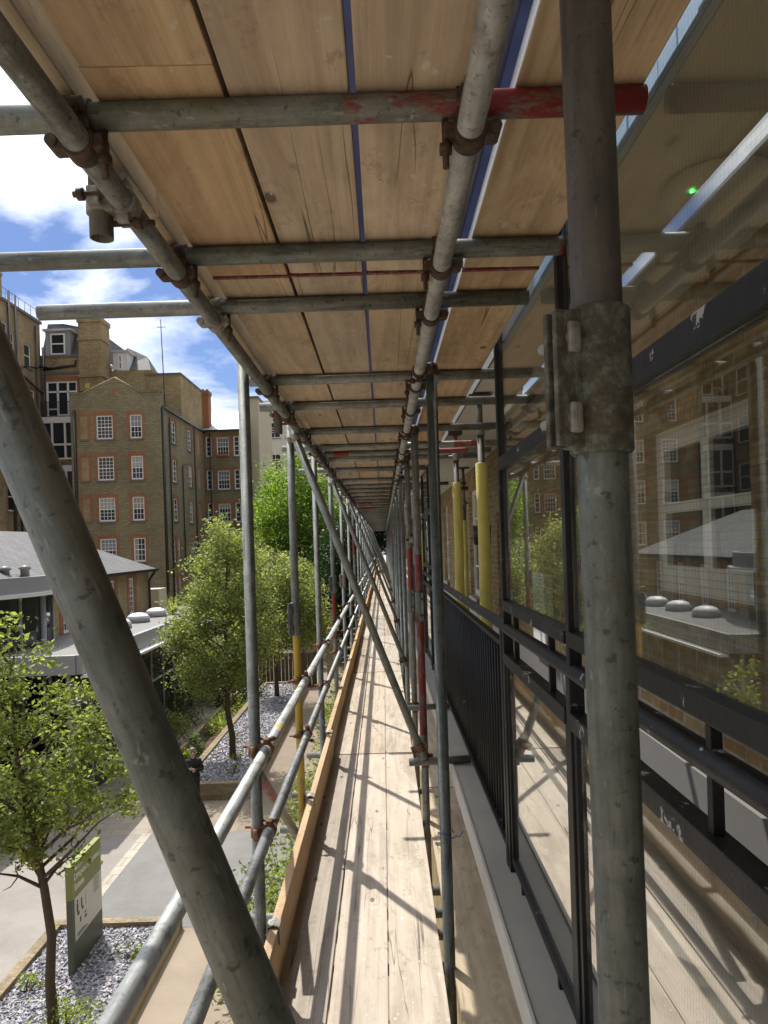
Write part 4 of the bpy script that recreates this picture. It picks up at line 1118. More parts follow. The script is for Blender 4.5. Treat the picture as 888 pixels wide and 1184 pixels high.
# timber fence closing the planter and a gate pier
fe = empty('timber_fence', (-5.2, 38.0, 0), 'dark brown timber fence behind the third tree', 'fence')
bm = bmesh.new()
for i in range(24): bx(bm, -8.6+.2*i, -8.415+.2*i, 38.0+.015*(i % 2), 38.03+.015*(i % 2), 0, 1.85)
MAT['fence'] = m_plain('dark_fence_timber', (.10,.075,.05), .85, 0, .3, 8)
finish('boards', bm, MAT['fence'], fe)
for x in (-8.6, -7.2, -5.8, -4.4, -3.8):
    bm = bmesh.new(); bx(bm, x-.06, x+.06, 38.06, 38.18, 0, 2.0, bevel=.006); finish('post', bm, MAT['fence'], fe)
for x, y in ((-3.1, 41.0), (-4.4, 44.0)):
    bm = bmesh.new(); bx(bm, x-.3, x+.3, y-.3, y+.3, 0, 2.6); bx(bm, x-.38, x+.38, y-.38, y+.38, 2.6, 2.75)
    tag(finish('gate_pier', bm, MAT['brick_dark'], None), 'dark brick gate pier with a cap, ' + ('nearer one' if y < 42 else 'farther one'), 'gate pier')

# ------------------------------------------------------------------ the person
def skin(name, pts, edges, rad, m, parent, root=0, sub=2):
    me = bpy.data.meshes.new(name); me.from_pydata(pts, edges, []); me.update()
    o = bpy.data.objects.new(name, me); COL.objects.link(o)
    o.modifiers.new('s', 'SKIN'); sv = me.skin_vertices[0].data
    for i, rr in enumerate(rad): sv[i].radius = rr if isinstance(rr, tuple) else (rr, rr); sv[i].use_root = (i == root)
    s = o.modifiers.new('d', 'SUBSURF'); s.levels = s.render_levels = sub
    dg = bpy.context.evaluated_depsgraph_get(); dg.update()
    nm = bpy.data.meshes.new_from_object(o.evaluated_get(dg)); bpy.data.objects.remove(o)
    nm.name = name; nm.materials.clear(); nm.materials.append(m)
    for p in nm.polygons: p.use_smooth = True
    q = bpy.data.objects.new(name, nm); COL.objects.link(q)
    if parent: q.parent = parent
    return q
pe = empty('person', (-5.70, 20.75, .006), 'person in dark jacket and sunglasses standing with arms folded by the planter', 'person', rz=.35)
MAT['skin'] = m_plain('skin', (.50,.31,.23), .5, 0, .05)
MAT['cloth'] = m_plain('dark_cloth', (.012,.013,.020), .85, 0, .3)
MAT['trouser'] = m_plain('dark_trousers', (.018,.018,.022), .85, 0, .3)
MAT['hair'] = m_plain('grey_hair', (.26,.24,.22), .7, 0, .3, 30)
# one continuous body facing -y: pelvis, spine, neck, head, legs, folded arms with hands
B = [(0,0,.92),(0,.01,1.10),(0,.01,1.30),(0,0,1.42),(0,-.005,1.50),(0,-.02,1.57),(0,-.02,1.66),
     (-.09,0,.88),(-.10,-.01,.50),(-.10,.02,.09),(-.11,-.10,.04),(.09,0,.88),(.10,-.01,.50),(.10,.02,.09),(.11,-.10,.04),
     (-.17,.01,1.38),(-.24,-.03,1.12),(-.06,-.20,1.13),(.04,-.22,1.15),(.17,.01,1.38),(.24,-.03,1.11),(.05,-.235,1.18),(-.05,-.215,1.20)]
Ed = [(0,1),(1,2),(2,3),(3,4),(4,5),(5,6),(0,7),(7,8),(8,9),(9,10),(0,11),(11,12),(12,13),(13,14),(3,15),(15,16),(16,17),(17,18),(3,19),(19,20),(20,21),(21,22)]
Rd = [.10,.085,.09,.065,.055,.085,.080,.085,.062,.045,.035,.095,.062,.045,.035,.062,.046,.032,.030,.062,.046,.032,.030]
def hand(base, dirv, side):
    i0 = len(B); 
    for k in range(4):
        p = Vector(base) + Vector((0, -.004, .024-.016*k)); L = (.052,.060,.056,.044)[k]
        B.append(tuple(p + Vector(dirv)*.045)); B.append(tuple(p + Vector(dirv)*(.045+L*.55) + Vector((0,.008,0)))); B.append(tuple(p + Vector(dirv)*(.045+L) + Vector((0,.022,0))))
        j = len(B)-3; Ed.extend([(side, j),(j,j+1),(j+1,j+2)]); Rd.extend([.0095,.0085,.007])
    B.append(tuple(Vector(base)+Vector((0,-.01,.045))+Vector(dirv)*.01)); B.append(tuple(Vector(base)+Vector((0,-.012,.07))+Vector(dirv)*.035))
    Ed.extend([(side, len(B)-2),(len(B)-2, len(B)-1)]); Rd.extend([.010,.008])
hand(B[18], (1,.12,.05), 18); hand(B[22], (-1,.25,.05), 22)
body = skin('body', B, Ed, Rd, MAT['skin'], pe)
bm = bmesh.new(); rings = []
for z, rx, ry, dy in ((.80,.190,.140,0),(.83,.196,.146,0),(.95,.186,.142,.004),(1.06,.172,.134,.006),(1.18,.184,.146,.006),(1.29,.200,.148,.008),(1.36,.210,.136,.008),(1.41,.196,.120,.006),(1.45,.135,.100,.004),(1.475,.080,.078,0),(1.505,.078,.080,-.004)):
    rings.append([bm.verts.new((rx*math.copysign(abs(math.cos(2*PI*k/24))**.85, math.cos(2*PI*k/24)), dy + ry*math.sin(2*PI*k/24) - (.012 if z > 1.43 and math.sin(2*PI*k/24) < -.9 else 0), z - (.05 if z > 1.47 and math.sin(2*PI*k/24) < -.8 else 0))) for k in range(24)])
for p_, q_ in zip(rings, rings[1:]):
    for k in range(24): bm.faces.new((p_[k], p_[(k+1) % 24], q_[(k+1) % 24], q_[k])).smooth = True
for sx, wr in ((-1, (-.035,-.222,1.135)), (1, (.035,-.247,1.18))):
    sh, el, w_ = Vector((sx*.165,.01,1.375)), Vector((sx*.245,-.035,1.115)), Vector(wr)
    tube_path(bm, [sh + Vector((-sx*.06,0,.02)), sh, sh.lerp(el,.35)+Vector((sx*.008,0,0)), sh.lerp(el,.75), el, el.lerp(w_,.12)+Vector((sx*.004,-.004,-.004)), el.lerp(w_,.5), w_], [.070,.082,.074,.066,.062,.058,.052,.046], 14)
j = finish('jacket', bm, MAT['cloth'], None, uv=False); j.parent = pe
skin('trousers', [(0,0,.90),(-.095,0,.86),(-.10,-.01,.50),(-.10,.02,.07),(.095,0,.86),(.10,-.01,.50),(.10,.02,.07)], [(0,1),(1,2),(2,3),(0,4),(4,5),(5,6)], [.14,.105,.078,.062,.105,.078,.062], MAT['trouser'], pe)
for s in (-1, 1): skin('shoe', [(s*.10,.05,.045),(s*.105,-.06,.045),(s*.11,-.15,.035)], [(0,1),(1,2)], [.05,.05,.038], MAT['pipe'], pe, sub=1)
skin('hair', [(0,.045,1.59),(0,.045,1.66),(0,.012,1.705),(0,-.055,1.722),(.06,.02,1.66),(-.06,.02,1.66)], [(0,1),(1,2),(2,3),(1,4),(1,5)], [.068,.082,.080,.050,.045,.045], MAT['hair'], pe)
bm = bmesh.new()
for s in (-1, 1): bx(bm, s*.036-.028, s*.036+.028, -.112, -.100, 1.625, 1.662, bevel=.004); bx(bm, s*.083-.003, s*.083+.003, -.105, .03, 1.645, 1.655)
bx(bm, -.01, .01, -.112, -.104, 1.648, 1.656)
q = finish('sunglasses', bm, MAT['pipe'], None, uv=False); q.parent = pe
bm = bmesh.new(); tube_path(bm, [Vector((0,-.092,1.635)), Vector((0,-.118,1.60)), Vector((0,-.10,1.592))], [.012,.016,.010], 8)
bx(bm, -.026, .026, -.104, -.092, 1.556, 1.564, bevel=.002)
for s in (-1, 1): bx(bm, s*.086-.008, s*.086+.008, -.02, .012, 1.60, 1.655, bevel=.006)
q = finish('face_features', bm, MAT['skin'], None, uv=False); q.parent = body
# ------------------------------------------------------------------ buildings across the courtyard
def building(name, loc, lab):
    return empty(name, loc, lab, 'building')
def part(parent, name, fn, m, **k):
    bm = bmesh.new(); fn(bm); return finish(name, bm, [MAT[q] for q in m] if isinstance(m, (list, tuple)) else MAT[m], parent, **k)
def quad(bm, *pts):
    return bm.faces.new([bm.verts.new(p) for p in pts])
def pipe(parent, pts, r=.06):
    return part(parent, 'drainpipe', lambda bm: tube_path(bm, [Vector(p) for p in pts], r, 8), 'pipe', uv=False)

# --- the sooty gabled block and its wing
mb = building('brick_mansion_block', (-17, 55, 0), 'dark brick gabled block with orange window surrounds and white sashes')
RB = [EYE+7.85, EYE+4.98, EYE+2.12, EYE-.75, EYE-3.6]      # sill heights of the storeys
X0, X1, YF, YW, XE = -21.5, -15.2, 50., 62., -11.6
TOP = EYE+11.05
colA = (-19.72-X0, 1.15); colB = (-17.38-X0, .84)
hA = [(colA[0], z, colA[1], 1.66) for z in RB]; hB = [(colB[0], z, colB[1], 1.66) for z in RB]
O = (X0, YF, 0); u = (1,0,0); n = (0,-1,0)
def front(bm):
    facade(bm, O, u, n, X1-X0, TOP, hA+hB)
    quad(bm, (X0+.9,YF,TOP), (-16.75,YF,TOP), (-18.4,YF,EYE+12.1))
    bm2 = [(X0+.9,YF+.35,TOP), (-16.75,YF+.35,TOP), (-18.4,YF+.35,EYE+12.1)]
    quad(bm, *bm2[::-1])
part(mb, 'wall', front, 'brick_dark')
part(mb, 'parapet_coping', lambda bm: (bx(bm, X0-.05, X0+.9, YF-.06, YF+.4, TOP, TOP+.10), bx(bm, -16.75, X1+.06, YF-.06, YF+.4, TOP, TOP+.10),
     tube_path(bm, [Vector((X0+.85,YF+.15,TOP+.05)), Vector((-18.4,YF+.15,EYE+12.12))], .10, 6), tube_path(bm, [Vector((-18.4,YF+.15,EYE+12.12)), Vector((-16.72,YF+.15,TOP+.05))], .14, 6)), 'brick_dark')
part(mb, 'gable_vent', lambda bm: bx(bm, -18.55, -18.3, YF-.02, YF+.02, EYE+10.95, EYE+11.25), 'brick_red')
for q in hA: sash_window(mb, O, u, n, q, 4, 6, 'brick_red', bar=.03)
for q in hB: sash_window(mb, O, u, n, q, 3, 4, 'brick_red', bar=.03)
for z in RB[:4]:      # bricked-up niches
    nf = part(mb, 'blind_window', lambda bm: obx(bm, O, u, n, .68, 1.17, z+.05, z+1.62, -.05, .004), 'brick_stock')
    part(nf, 'surround', lambda bm: (obx(bm, O, u, n, .46, .677, z, z+1.62, -.02, .012), obx(bm, O, u, n, 1.173, 1.40, z, z+1.62, -.02, .012), obx(bm, O, u, n, .46, 1.40, z+1.623, z+1.9, -.02, .014)), 'brick_red')
    part(nf, 'sill', lambda bm: obx(bm, O, u, n, .6, 1.25, z-.09, z-.003, -.03, .06), 'sill')
# side wall, facing the scaffold
O2 = (X1, YF, 0); u2 = (0,1,0); n2 = (1,0,0)
h1 = [(2.45, z, 1.15, 1.66) for z in RB[:3]] + [(2.0, RB[3]-.15, .72, 1.75), (3.2, RB[3]-.15, .72, 1.75)] + [(2.0, RB[4], .72, 1.6), (3.2, RB[4], .72, 1.6)]
h2 = [(6.75, z, 1.15, 1.66) for z in RB]
part(mb, 'wall', lambda bm: facade(bm, O2, u2, n2, YW-YF, EYE+9.98, h1+h2), 'brick_dark')
for q in h1: sash_window(mb, O2, u2, n2, q, 2, 4, 'brick_red')
for q in h2: sash_window(mb, O2, u2, n2, q, 3, 4, 'brick_red')
for z in RB[:4]:
    nf = part(mb, 'blind_window', lambda bm: obx(bm, O2, u2, n2, 9.55, 10.4, z+.05, z+1.62, -.05, .004), 'brick_stock')
    part(nf, 'surround', lambda bm: (obx(bm, O2, u2, n2, 9.3, 9.547, z, z+1.62, -.02, .012), obx(bm, O2, u2, n2, 10.403, 10.7, z, z+1.62, -.02, .012), obx(bm, O2, u2, n2, 9.3, 10.7, z+1.623, z+1.9, -.02, .014)), 'brick_red')
part(mb, 'eaves_gutter', lambda bm: bx(bm, X1-.3, X1+.16, YF+.4, YW, EYE+9.983, EYE+10.13), 'pipe')
part(mb, 'wall', lambda bm: bx(bm, X1-.45, X1+.002, YF+.003, YF+.5, EYE+9.985, TOP), 'brick_dark')
# back wing facing the camera
O3 = (X1, YW, 0)
h3 = []
for z in [q+.08 for q in RB]:
    h3 += [(.16, z, .5, 1.72), (1.10, z, 1.05, 1.66), (2.55, z, .5, 1.72)]
part(mb, 'wall', lambda bm: facade(bm, O3, u, n, XE-X1, EYE+10.2, h3), 'brick_dark')
for i, q in enumerate(h3):
    sash_window(mb, O3, u, n, q, 4 if i % 3 == 1 else 1, 4, 'brick_red', sur_w=.20 if i % 3 == 1 else .14)
part(mb, 'window_box', lambda bm: bx(bm, X1+1.2, X1+2.1, YW-.3, YW-.1, RB[0]+.05, RB[0]+.27), 'brick_red')
part(mb, 'roof', lambda bm: (quad(bm, (X1-.2,YW-.25,EYE+10.2), (XE,YW-.25,EYE+10.2), (XE,YW+4.5,EYE+12.6), (X1-.2,YW+4.5,EYE+12.6)), quad(bm, (XE,YW-.25,EYE+10.2), (XE,YW+4.5,EYE+12.6), (XE,YW+4.5,EYE+10.2))), 'lead')  # pale colour stands for sunlight on the wing's slate
part(mb, 'eaves_gutter', lambda bm: bx(bm, X1, XE, YW-.33, YW-.18, EYE+10.07, EYE+10.22), 'pipe')
part(mb, 'roof', lambda bm: (quad(bm, (X0,YF+.3,TOP-.4), (X1-.3,YF+.3,EYE+10.1), (X1-.3,YW+4,EYE+10.1), (X0,YW+4,TOP-.4)),), 'slate_dark')
part(mb, 'roof_block', lambda bm: bx(bm, -17.95, -15.26, 55.5, 62.0, EYE+9.6, EYE+13.55), 'brick_old')
part(mb, 'roof_block_coping', lambda bm: bx(bm, -18.0, -15.2, 55.44, 61.9, EYE+13.55, EYE+13.68), 'sill')
ch = part(mb, 'chimney', lambda bm: (bx(bm, -15.45, -14.75, 62.2, 63.2, EYE+9.5, EYE+13.4), bx(bm, -15.52, -14.68, 62.13, 63.27, EYE+13.4, EYE+13.7)), 'brick_red')
part(ch, 'chimney_pot', lambda bm: (lathe(bm, [(.14,0),(.11,.2),(.13,.22)], (-15.3,62.7,EYE+13.7), 10), lathe(bm, [(.14,0),(.11,.18),(.13,.2)], (-14.95,62.7,EYE+13.7), 10)), 'brick_red', uv=False)
part(mb, 'wall', lambda bm: quad(bm, (X0,YF,0), (X0,YF,TOP), (X0,YW+4,TOP), (X0,YW+4,0)), 'brick_dark')
part(mb, 'wall', lambda bm: quad(bm, (XE,YW,0), (XE,YW,EYE+10.2), (XE,YW+5,EYE+10.2), (XE,YW+5,0)), 'brick_dark')
pipe(mb, [(X1+.10,50.15,0), (X1+.10,50.15,EYE+10.0)], .085)
pipe(mb, [(X1+.08,51.7,0), (X1+.08,51.7,EYE+9.0), (X1+.08,52.0,EYE+9.6)], .05)
pipe(mb, [(X1+.08,58.6,0), (X1+.08,58.6,EYE+9.9)], .05)
pipe(mb, [(X1+.08,54.9,EYE-2), (X1+.08,54.9,EYE+6.4), (X1+.08,55.8,EYE+6.6)], .045)
pipe(mb, [(X0+.30,YF-.09,0), (X0+.30,YF-.09,EYE+9.9)], .10)
pipe(mb, [(X1+.55,61.85,0), (X1+.55,61.85,EYE+9.9)], .05)
part(mb, 'aerial', lambda bm: (tube_path(bm, [Vector((-15.9,53.5,EYE+9.8)), Vector((-16.05,53.5,EYE+17.2))], .035, 6), bx(bm, -16.35, -15.7, 53.49, 53.51, EYE+16.6, EYE+16.64)), 'pipe', uv=False)

# --- old yellow brick house at the left: pipe-hung side wall, bays, dormers, big stack
ob = building('old_brick_house', (-25, 56, 0), 'old yellow brick house with black pipes, dormers and white glazed bays at the left')
XO, YO = -25.5, 54.4
Oa = (XO, 42., 0)
ha = [(6.9, EYE+14.4, .75, 1.6), (8.0, EYE+14.1, .55, 1.5), (9.9, EYE+13.6, 1.0, 1.75), (9.6, EYE+10.0, 1.7, 2.1), (7.0, EYE+10.2, 1.0, 2.0), (9.6, EYE+6.5, 1.6, 2.0), (9.6, EYE+3.0, 1.6, 2.0), (7.0, EYE+3.0, 1.2, 2.0), (7.0, EYE-1., 1.2, 2.2)]
part(ob, 'wall', lambda bm: facade(bm, Oa, u2, n2, YO-42., EYE+17.4, ha), 'brick_old')
for q in ha: sash_window(ob, Oa, u2, n2, q, 1, 2, 'brick_red' if q[3] > 1.9 else None)
part(ob, 'cornice', lambda bm: bx(bm, XO-.4, XO+.14, 42., YO+.1, EYE+17.403, EYE+17.6), 'sill')
for yy, r in ((49.7,.09),(50.6,.07),(53.5,.07)): pipe(ob, [(XO+.12,yy,0), (XO+.12,yy,EYE+18.3 if yy < 53 else EYE+17)], r)
pipe(ob, [(XO+.13,49.2,EYE+13.4), (XO+.13,51,EYE+12.9), (XO+.13,52.6,EYE+12.5), (XO+.2,54.25,EYE+12.1)], .07)
pipe(ob, [(XO+.13,50.2,EYE+12.1), (XO+.13,51.4,EYE+13.5), (XO+.13,53.6,EYE+13.9)], .06)
part(ob, 'chimney', lambda bm: (bx(bm, XO-1.2, XO+.25, 46.2, 48.6, EYE+17.4, EYE+18.9), bx(bm, XO-1.25, XO+.3, 46.15, 48.65, EYE+18.9, EYE+19.1)), 'brick_old')
part(ob, 'roof_railing', lambda bm: [tube_path(bm, [Vector((XO-.2,49+.9*i,EYE+17.6)), Vector((XO-.2,49+.9*i,EYE+18.5))], .02, 5) for i in range(7)] + [tube_path(bm, [Vector((XO-.2,49,EYE+18.5)), Vector((XO-.2,54.4,EYE+18.5))], .02, 5)], 'galv', uv=False)
Ob = (XO, YO, 0); wb = 4.3
hb = [(.35, EYE+10.45, 2.35, 2.6)]
part(ob, 'wall', lambda bm: facade(bm, Ob, u, n, wb, EYE+14.85, hb), 'brick_old')
part(ob, 'string_course', lambda bm: (bx(bm, XO, XO+wb+.05, YO-.12, YO-.003, EYE+13.55, EYE+13.72), bx(bm, XO, XO+wb+.08, YO-.1, YO+.4, EYE+14.853, EYE+15.0)), 'sill')
part(ob, 'brick_band', lambda bm: (bx(bm, XO, XO+.345, YO-.02, YO-.002, EYE+10.4, EYE+13.4), bx(bm, XO+2.705, XO+3.3, YO-.02, YO-.002, EYE+10.4, EYE+13.4), bx(bm, XO+.346, XO+2.704, YO-.02, YO-.002, EYE+13.06, EYE+13.4)), 'brick_red')
fd = part(ob, 'french_window', lambda bm: [obx(bm, Ob, u, n, a, b, EYE+c, EYE+d, -.14, -.06) for a, b, c, d in ((.35,.47,10.45,13.05),(2.58,2.7,10.45,13.05),(.47,2.58,12.93,13.05),(.47,2.58,12.2,12.32),(1.12,1.26,10.45,12.93),(1.9,2.04,10.45,12.93),(.47,1.12,10.9,11.0),(2.04,2.58,11.2,11.3),(1.26,1.9,10.45,10.55))], 'sash')
part(fd, 'pane', lambda bm: obx(bm, Ob, u, n, .36, 2.69, EYE+10.46, EYE+13.04, -.16, -.13), 'pane')
part(ob, 'balustrade', lambda bm: [obx(bm, Ob, u, n, -.05+.1*i, -.03+.1*i, EYE+10.45, EYE+11.4, .30, .32) for i in range(30)] + [obx(bm, Ob, u, n, -.05, 2.95, EYE+11.4, EYE+11.45, .29, .33)], 'pipe')
for zb_, hh in ((7.05, 3.2), (3.4, 3.2), (-.2, 3.2), (-3.8, 3.2)):
    bay = part(ob, 'bay', lambda bm: [obx(bm, Ob, u, n, a, b, EYE+zb_+c, EYE+zb_+d, e, f) for a, b, c, d, e, f in
        ((-.1,2.95,hh-.45,hh,.01,.55),(-.1,2.95,0,.12,.01,.55),(-.1,.08,.12,hh-.45,.40,.55),(2.77,2.95,.12,hh-.45,.40,.55),(.85,1.0,.12,hh-.45,.42,.54),(1.82,1.97,.12,hh-.45,.42,.54),(.08,2.77,1.05,1.2,.42,.53))], 'white')
    part(bay, 'pane', lambda bm: obx(bm, Ob, u, n, -.02, 2.87, EYE+zb_+.12, EYE+zb_+hh-.45, .05, .44), 'pane')
part(ob, 'wall', lambda bm: quad(bm, (XO+wb,YO,0), (XO+wb,YO,EYE+14.85), (XO+wb,YO+12,EYE+14.85), (XO+wb,YO+12,0)), 'brick_old')
part(ob, 'roof', lambda bm: (quad(bm, (XO-.1,YO+.3,EYE+14.9), (XO+wb,YO+.3,EYE+14.9), (XO+wb-.5,YO+1.6,EYE+17.3), (XO+1.1,YO+1.6,EYE+17.9), (XO-.1,YO+1.6,EYE+17.9)), quad(bm, (XO+wb,YO+.3,EYE+14.9), (XO+wb,YO+12,EYE+14.9), (XO+wb-.5,YO+12,EYE+17.3), (XO+wb-.5,YO+1.6,EYE+17.3)), quad(bm, (XO-.1,YO+1.6,EYE+17.9), (XO+1.1,YO+1.6,EYE+17.9), (XO+wb-.5,YO+1.6,EYE+17.3), (XO+wb-.5,YO+12,EYE+17.3), (XO-.1,YO+12,EYE+17.9))), 'slate_dark')
def dormer(x0, x1, y, z0, z1, m='greyfascia'):
    d = part(ob, 'dormer', lambda bm: (bx(bm, x0, x1, y, y+2.2, EYE+z0, EYE+z1)), m)
    part(d, 'dormer_roof', lambda bm: bx(bm, x0-.15, x1+.15, y-.15, y+2.2, EYE+z1+.002, EYE+z1+.16), 'lead')
    O4 = (x0, y, 0); w = x1-x0
    fr = part(d, 'window_frame', lambda bm: [obx(bm, O4, u, n, a, b, EYE+c, EYE+e, .002, .07) for a, b, c, e in ((.4,.5,z0+.15,z1-.2),(w-.5,w-.4,z0+.15,z1-.2),(.5,w-.5,z1-.3,z1-.2),(.5,w-.5,z0+.15,z0+.25),(.5,w-.5,(z0+z1)/2-.05,(z0+z1)/2+.04))], 'sash')
    part(fr, 'pane', lambda bm: obx(bm, O4, u, n, .45, w-.45, EYE+z0+.2, EYE+z1-.25, -.01, .03), 'pane')
dormer(XO+.25, XO+2.15, YO+.35, 15.0, 16.95)
part(ob, 'skylight', lambda bm: (quad(bm, (XO+2.6,YO+.85,EYE+16.05), (XO+3.0,YO+.85,EYE+16.05), (XO+3.0,YO+1.05,EYE+16.45), (XO+2.6,YO+1.05,EYE+16.45)),), 'lead')
st = part(ob, 'chimney', lambda bm: (bx(bm, XO+3.05, XO+4.75, YO-.35, YO+1.4, EYE+12.2, EYE+17.35), bx(bm, XO+2.97, XO+4.83, YO-.43, YO+1.48, EYE+16.0, EYE+16.16), bx(bm, XO+2.97, XO+4.83, YO-.43, YO+1.48, EYE+17.35, EYE+17.7), bx(bm, XO+2.9, XO+4.9, YO-.5, YO+1.5, EYE+13.2, EYE+13.4), bx(bm, XO+3.3, XO+4.9, YO-.3, YO+1.4, EYE+8, EYE+12.197)), 'brick_old')
part(ob, 'chimney_pot', lambda bm: [lathe(bm, [(.16,0),(.12,.5),(.15,.52)], (XO+2.4+.35*i, YO+1.9, EYE+17.55), 9) for i in range(2)], 'brick_red', uv=False)
part(ob, 'wall', lambda bm: bx(bm, XO+4.3, XO+8.2, YO+1.2, YO+6, 0, EYE+14.0), 'brick_old')
part(ob, 'roof', lambda bm: (quad(bm, (XO+4.6,YO+1.2,EYE+14.0), (XO+8.2,YO+1.2,EYE+12.9), (XO+7.0,YO+3.5,EYE+15.6), (XO+5.4,YO+3.5,EYE+16.4)), quad(bm, (XO+8.2,YO+1.2,EYE+12.9), (XO+8.2,YO+6,EYE+12.9), (XO+7.0,YO+3.5,EYE+15.6))), 'slate_dark')
dormer(XO+4.95, XO+6.05, YO+1.5, 14.0, 15.5, 'white')
part(ob, 'alarm_box', lambda bm: bx(bm, XO+3.5, XO+3.85, YO-.5, YO-.353, EYE+12.3, EYE+12.7, bevel=.05), 'foam')
pipe(ob, [(XO+.25,YO-.13,0), (XO+.25,YO-.13,EYE+15.6)], .10)
pipe(ob, [(XO+.3,YO-.2,EYE+13.9), (XO+2.7,YO-.2,EYE+14.15), (XO+2.7,YO-.2,EYE+14.55)], .11)
pipe(ob, [(XO-.1,YO-.35,EYE+14.1), (XO+1.4,YO-.22,EYE+14.0)], .07)

# --- low brick building with a hipped slate roof
lb = building('low_brick_building', (-15, 31, 0), 'low yellow brick building with hipped slate roof behind the flat roofed pavilion')
XB, Y0b, Y1b, EV = -11.9, 15.5, 36.2, EYE-.98
Oc = (XB, Y0b, 0)
hc = [(a_, EV-2.0, .75, 1.72) for a_ in (8.6, 11.0, 13.2, 15.5, 17.95)]
part(lb, 'wall', lambda bm: facade(bm, Oc, u2, n2, Y1b-Y0b, EV, hc), 'brick_stock')
for q in hc: sash_window(lb, Oc, u2, n2, q, 3, 6, 'brick_red', bar=.03, sur_w=.3, sur_h=.24)
for yy_ in (Y1b, Y0b): part(lb, 'wall', lambda bm: quad(bm, (XB,yy_,0), (XB,yy_,EV), (-20,yy_,EV), (-20,yy_,0)), 'brick_stock')
E0 = .35
part(lb, 'roof', lambda bm: (quad(bm, (XB+E0,Y0b-E0,EV+.05), (XB+E0,Y1b+E0,EV+.05), (-15.3,Y1b-3.6,EV+1.95), (-15.3,Y0b+3.6,EV+1.95)),
     quad(bm, (XB+E0,Y1b+E0,EV+.05), (-19,Y1b+E0,EV+.05), (-15.3,Y1b-3.6,EV+1.95)), quad(bm, (XB+E0,Y0b-E0,EV+.05), (-19,Y0b-E0,EV+.05), (-15.3,Y0b+3.6,EV+1.95)),
     quad(bm, (-19,Y0b-E0,EV+.05), (-19,Y1b+E0,EV+.05), (-15.3,Y1b-3.6,EV+1.95), (-15.3,Y0b+3.6,EV+1.95))), 'slate')
part(lb, 'eaves_gutter', lambda bm: (bx(bm, XB+E0-.02, XB+E0+.10, Y0b-E0, Y1b+E0, EV-.06, EV+.07), bx(bm, -19, XB+E0-.022, Y1b+E0-.02, Y1b+E0+.1, EV-.06, EV+.07)), 'pipe')
pipe(lb, [(XB+.1,Y1b-.15,2.5), (XB+.1,Y1b-.15,EV-.5), (XB+.4,Y1b-.1,EV-.05)], .06)
part(lb, 'side_wall', lambda bm: bx(bm, XB-2., XB+.35, Y1b+.5, Y1b+1.8, 0, EV-1.0), 'beige')
# --- modern glass pavilion with flat roof and dome rooflights
pv = building('glass_pavilion', (-13, 27, 0), 'modern flat roofed pavilion with grey fascia and glass walls')
RZ = EYE-3.0
part(pv, 'roof', lambda bm: bx(bm, XB+.02, -8.75, 20.3, 38.0, RZ-.12, RZ), 'felt')
part(pv, 'fascia', lambda bm: (bx(bm, -8.748, -8.58, 20.2, 38.1, RZ-.42, RZ+.12), bx(bm, XB+.02, -8.75, 20.13, 20.297, RZ-.42, RZ+.12)), 'greyfascia')
part(pv, 'canopy_edge', lambda bm: (bx(bm, -8.578, -8.30, 20.2, 38.1, RZ-.52, RZ-.44),), 'white')
for i, yy in enumerate((25.6, 28.0, 30.2, 32.6)):
    ku = part(pv, 'rooflight_kerb', lambda bm: lathe(bm, [(.48,0),(.46,.22),(.40,.24)], (-10.4,yy,RZ), 24), 'greyfascia', uv=False)
    part(ku, 'dome', lambda bm: lathe(bm, [(.44,.23),(.42,.27),(.34,.34),(.20,.39),(0,.41)], (-10.4,yy,RZ), 24), 'dome', uv=False)
gl_m = [(-9.2, 20.7+1.45*i) for i in range(13)]
part(pv, 'mullion', lambda bm: [bx(bm, x-.05, x+.05, y-.045, y+.045, 0, RZ-.421) for x, y in gl_m] + [bx(bm, -9.24, -9.16, 20.7, 38.0, 2.35, 2.45), bx(bm, -9.26, -9.14, 20.7, 38.0, .0, .12)], 'greyfascia')
part(pv, 'pane', lambda bm: bx(bm, -9.215, -9.185, 20.66, 38.0, .12, RZ-.425), 'pane')
# taller curved front part
cz = EYE-.70
def arc(r, a0=-95, a1=34, k=24): return [(-15.5+r*math.cos(math.radians(a0+(a1-a0)*i/k)), 23.5+r*math.sin(math.radians(a0+(a1-a0)*i/k))) for i in range(k+1)]
def curved(bm, r, z0, z1, t=.15):
    o, i = arc(r), arc(r-t)
    for k in range(len(o)-1):
        for (a, b, c, d) in (((*o[k],z0),(*o[k+1],z0),(*o[k+1],z1),(*o[k],z1)), ((*i[k],z0),(*i[k+1],z0),(*i[k+1],z1),(*i[k],z1)), ((*o[k],z1),(*o[k+1],z1),(*i[k+1],z1),(*i[k],z1)), ((*o[k],z0),(*o[k+1],z0),(*i[k+1],z0),(*i[k],z0))):
            quad(bm, a, b, c, d)
part(pv, 'curved_fascia', lambda bm: curved(bm, 4.6, cz-.5, cz), 'greyfascia')
part(pv, 'curved_cornice', lambda bm: curved(bm, 4.75, cz-.62, cz-.502, .5), 'white')
part(pv, 'curved_pane', lambda bm: curved(bm, 4.2, .6, cz-.63, .04), 'pane')
part(pv, 'curved_wall', lambda bm: curved(bm, 4.24, 0, .6, .2), 'greyfascia')
part(pv, 'mullion', lambda bm: [tube_path(bm, [Vector((*p, .6)), Vector((*p, cz-.63))], .05 if i % 6 else .11, 6) for i, p in enumerate(arc(4.22)) if i % 3 == 0], 'greyfascia', uv=False)
part(pv, 'roof', lambda bm: bm.faces.new([bm.verts.new((x, y, cz-.05)) for x, y in arc(4.4)] + [bm.verts.new((-20,27,cz-.05)), bm.verts.new((-21,19,cz-.05))]), 'concrete')
